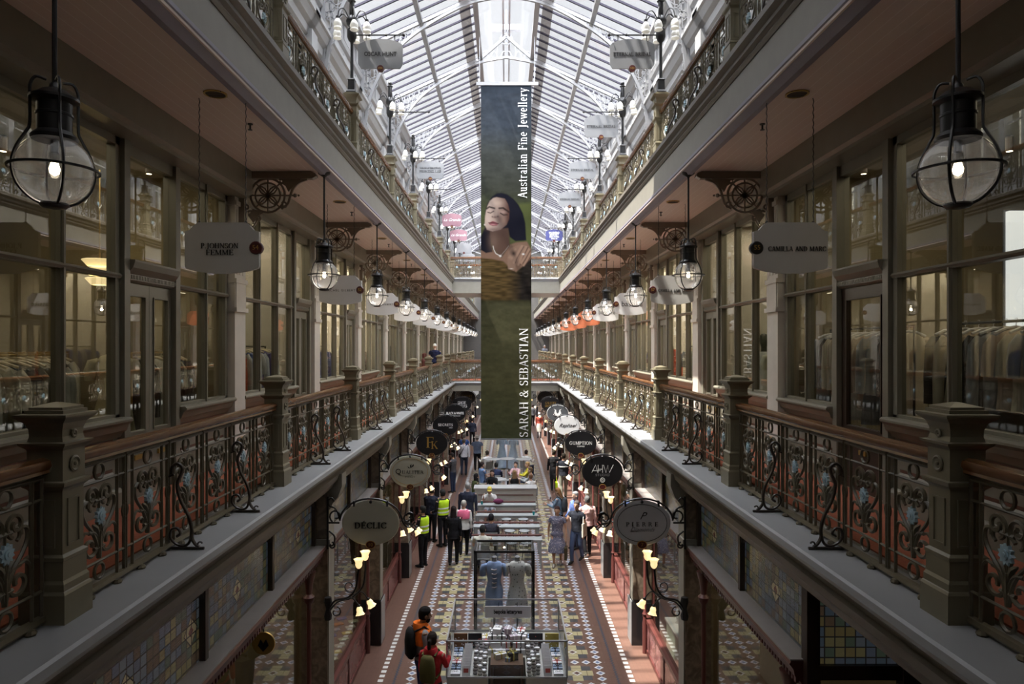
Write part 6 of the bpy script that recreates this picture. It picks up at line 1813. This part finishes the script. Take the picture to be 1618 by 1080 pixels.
NAVY, BLK, GRY, WHT = (.03, .035, .06), (.012, .012, .014), (.14, .14, .15), (.62, .62, .62)
M['floral'] = print_mat('patterned_dress_cotton', (.13, .13, .20), (.45, .42, .45), 26, .5)
person('bearded man with orange vest, grey sleeves and black backpack beside the stationery case', -1.38, 11.25, face=-70, h=1.80, skin='brown', stride=.0, arms=((15, 20), (5, 20)), top=(.22, .23, .25), bcol=(.03, .04, .12), hair=(.012, .010, .01), hem=.95,
       extras=(('vestplain', (0, 0, 0)), ('hood', (.75, .16, .02)), ('scarf', (.75, .16, .02)), ('backpack', BLK), ('beard', (.012, .01, .01))), head_tilt=.15)
person('woman in a red jacket with an olive backpack and dark ponytail', -1.17, 10.72, face=-15, h=1.60, female=True, skin='tan', arms=((5, 20), (30, 70)), top=(.45, .03, .04), hem=.84, bcol=(.02, .02, .03), hair=(.02, .014, .012), hairlen='pony', extras=(('hood', (.45, .03, .04)), ('backpack', (.09, .08, .03))))
person('man in a pale pink shirt and black trousers seen from behind', 2.36, 19.9, face=8, h=1.75, arms=((4, 8), (-4, 8)), top=(.62, .40, .38), bcol=BLK, hair=(.10, .10, .10), stride=.12, shoes=(.05, .05, .05))
person('man in a black polo and jeans carrying a rolled white tote', 2.00, 19.3, face=150, h=1.75, skin='tan', arms=((5, 10), (45, 80)), sleeve='short', top=(.015, .017, .025), bcol=(.07, .10, .18), hair=(.06, .05, .05), stride=.16, extras=(('tote', (.6, .58, .5)),), shoes=(.03, .03, .03))
person('woman in a knee length purple grey patterned dress', 1.42, 19.0, face=170, h=1.66, female=True, skin='tan', arms=((6, 12), (-6, 12)), abd=(.22, .22), sleeve='short', bottom='dress', topmat=M['floral'], hair=(.04, .02, .02), stride=.10, wide=1.1, extras=(('bag', (.06, .05, .03), -1),), shoes=(.3, .28, .25))
person('long haired woman in a denim jacket looking at her phone', 1.66, 21.4, face=60, h=1.66, female=True, arms=((25, 80), (25, 85)), top=(.17, .25, .34), bcol=BLK, hair=(.14, .07, .03), hairlen='long', extras=(('backpack', (.06, .07, .08)), ('phone', 0)), head_tilt=.3)
person('grey haired man in a blue shirt behind the man in the black polo', 2.10, 20.6, face=120, h=1.72, arms=((5, 15), (10, 30)), top=(.12, .18, .42), bcol=NAVY, hair=(.25, .25, .25))
person('person in a long black coat walking away on the right', 2.0, 28.7, face=0, h=1.76, arms=((4, 8), (-4, 8)), top=BLK, hem=.55, bcol=BLK, stride=.14)
person('man in a dark shirt with a pale chest band carrying a lime green bag', 2.30, 27.4, face=0, h=1.82, skin='tan', sleeve='short', top=(.02, .022, .03), bcol=(.22, .22, .17), stride=.12, extras=(('stripe', 0), ('bag', (.55, .75, .03), -1)), wide=1.1)
person('woman in a red top and white apron far along the right side', 2.2, 45.5, face=170, h=1.7, female=True, top=(.3, .06, .04), bcol=GRY, hair=(.5, .5, .5), hairlen='cap', extras=(('apron', (.5, .48, .42)),))
person('woman with long dark hair in a black suit walking away on the left', -1.47, 19.0, face=0, h=1.66, female=True, top=(.014, .014, .018), hem=.82, bcol=BLK, hair=(.015, .01, .01), hairlen='long', stride=.14)
person('grey haired woman in a pink shawl over a white shirt walking away', -1.24, 19.9, face=0, h=1.62, female=True, top=WHT, sleeve='long', hem=.86, bcol=BLK, hair=(.38, .36, .33), stride=.12, extras=(('scarf', (.75, .16, .28)), ('sling', BLK)), wide=1.1)
person('grey haired man in a navy jumper ahead of the woman in pink', -1.22, 21.6, face=0, h=1.80, top=NAVY, bcol=(.03, .03, .05), hair=(.30, .30, .30), stride=.1, wide=1.12)
person('security guard in a yellow hi vis vest facing the left shopfronts', -1.93, 20.8, face=40, h=1.74, skin='tan', top=(.015, .015, .02), bcol=BLK, hair=(.02, .02, .02), extras=(('vest', (.50, .75, .03)),), arms=((10, 60), (10, 60)))
person('second person in a hi vis vest standing close to the left shop window', -2.30, 18.9, face=60, h=1.68, skin='tan', top=(.015, .015, .02), bcol=BLK, hair=(.02, .02, .02), extras=(('vest', (.50, .75, .03)),), arms=((10, 60), (10, 60)))
person('man in a dark quilted jacket standing on the left', -2.33, 21.3, face=-20, h=1.72, top=(.018, .02, .035), bcol=BLK, hair=(.03, .025, .02), wide=1.1, arms=((20, 60), (20, 60)))
person('person in a grey jacket reading a phone by the left shops', -2.22, 28.5, face=60, h=1.66, skin='tan', top=(.06, .06, .07), bcol=(.03, .04, .08), hair=(.02, .015, .015), arms=((20, 80), (20, 85)), extras=(('phone', 0),), head_tilt=.3)
person('man in a white shirt and dark trousers walking away on the left', -2.0, 32.2, face=0, h=1.76, top=(.55, .55, .62), bcol=NAVY, hair=(.12, .10, .08), stride=.16, extras=(('sling', BLK),))
person('man in a bright blue shirt just ahead of the white shirted man', -2.10, 34.0, face=0, h=1.76, sleeve='short', top=(.08, .18, .55), bcol=NAVY, hair=(.25, .24, .22), stride=.1)
person('person in a sun hat and slate shirt walking away on the left', -1.42, 33.3, face=0, h=1.76, sleeve='short', top=(.13, .16, .24), bcol=BLK, hair=(.3, .3, .3), hairlen='hat', stride=.14, wide=1.1)
person('person in a navy top and white cap on the left gallery walkway', -3.18, 30.4, ZW, face=0, h=1.72, sleeve='short', top=(.015, .018, .05), bcol=BLK, hair=(.75, .75, .72), hairlen='cap', stride=.1, wide=1.1)
person('distant person on the right gallery walkway near its end', 3.2, 57, ZW, face=180, h=1.70, top=(.2, .22, .28), bcol=BLK, hair=(.3, .3, .35))
for k, (x, y) in enumerate(((-2.1, 42), (-1.5, 47), (2.0, 52), (1.2, 50))):
    person('distant shopper in dark clothes, %s of the small far figures' % ORD[k], x, y, face=[0, 180, 0, 180][k], h=1.7, top=[NAVY, BLK, GRY, (.2, .05, .05)][k], bcol=BLK, hair=(.03, .02, .02), stride=.12)

def cafe_chair(label, x, y, rz, m, proto=[None]):
    if proto[0] is None:
        o = thing('cafe_chair', label, 'chair', (x, y, 0), rz, 'seats under the seated people')
        MB().sq([(.20, .41), (.21, .425), (.20, .44)]).build('seat', M['tabletop'], o)
        b = MB().rings([[(-.2, -.2, .46), (.2, -.2, .46), (.2, -.18, .46), (-.2, -.18, .46)], [(-.19, -.25, .80), (.19, -.25, .80), (.19, -.23, .80), (-.19, -.23, .80)]]); b.build('backrest', M['tabletop'], o)
        for a in (-1, 1):
            for c in (-1, 1): MB().tube([(a * .17, c * .17, .42), (a * .2, c * .2, 0)], .012, 6).build('leg', M['chrome'], o)
        proto[0] = o; return o
    return dup(proto[0], (x, y, 0), label, rotz=rz)
SEATED = [
 ('man in a white shirt and yellow cap seated, chin on hand', -.58, 23.75, 180, dict(top=WHT, sleeve='short', bottom='shorts', bcol=(.35, .38, .45), hair=(.6, .5, .1), hairlen='cap', arms=((35, 60), (45, 110)), lean=.2)),
 ('man in a cream shirt seated with his back to us at a communal table', -.64, 18.4, 0, dict(top=(.55, .55, .48), sleeve='short', bcol=NAVY, hair=(.02, .02, .02), arms=((30, 50), (30, 50)), wide=1.1)),
 ('woman with dark hair seated beside the man in the cream shirt', -.44, 19.68, 0, dict(top=(.05, .05, .07), bcol=BLK, hair=(.02, .02, .025), hairlen='short', female=True, arms=((30, 50), (30, 50)))),
 ('woman in a yellow jumper seated side on beyond the counter', .98, 28.6, 90, dict(top=(.62, .55, .06), bcol=(.05, .08, .18), hair=(.35, .22, .1), female=True, arms=((40, 60), (40, 60)), lean=.1)),
 ('long haired woman in a black top seated with her back to us beyond the counter', .32, 26.6, 0, dict(top=BLK, sleeve='none', bcol=BLK, hair=(.2, .12, .06), hairlen='long', female=True, arms=((20, 60), (20, 60)))),
 ('brown haired woman in a white top seated at the right beyond the counter', .93, 25.9, 20, dict(top=WHT, bcol=GRY, hair=(.18, .10, .06), hairlen='short', female=True, arms=((30, 60), (30, 60)))),
 ('dark haired woman in black facing us beyond the counter', -.55, 26.7, 170, dict(top=BLK, bcol=BLK, hair=(.015, .01, .01), hairlen='long', female=True, arms=((30, 80), (30, 80)))),
 ('woman in a dark headscarf and olive coat seated beyond the counter', -1.22, 25.9, -60, dict(top=(.06, .07, .03), bcol=BLK, hair=(.012, .012, .014), hairlen='hijab', female=True, arms=((30, 70), (30, 70)), lean=.1)),
 ('person in a dark blue jacket seated with back to us by the left tables', -.42, 28.35, 0, dict(top=(.03, .04, .09), bcol=BLK, hair=(.015, .015, .015), arms=((30, 60), (30, 60)))),
 ('person in a blue shirt seated at the left round table', -1.02, 28.5, -60, dict(top=(.14, .22, .4), sleeve='short', bcol=NAVY, hair=(.03, .02, .02), arms=((30, 60), (30, 60)))),
 ('woman in pale pink seated at the right round table', .40, 28.6, 150, dict(top=(.6, .38, .4), bcol=BLK, hair=(.03, .02, .02), female=True, arms=((40, 90), (40, 90)))),
 ('person in a grey top seated right of the long haired woman', .98, 27.3, 80, dict(top=(.3, .32, .34), bcol=BLK, hair=(.12, .08, .05), arms=((40, 70), (40, 70)))),
 ('person in white seated at the foot of the left gown mannequin', -.88, 31.6, 30, dict(top=WHT, bcol=BLK, hair=(.05, .04, .03), arms=((40, 70), (40, 70)))),
 ('person in white seated near the right tall table', .92, 31.8, -30, dict(top=WHT, bcol=NAVY, hair=(.03, .02, .02), arms=((40, 70), (40, 70)))),
]
for k, (lab, x, y, f, kw) in enumerate(SEATED):
    person(lab, x, y, 0, face=f, h=1.70, sit=True, **kw)
    cafe_chair('pale chair under the ' + ' '.join(lab.split()[:9]), x, y, math.radians(f), None)
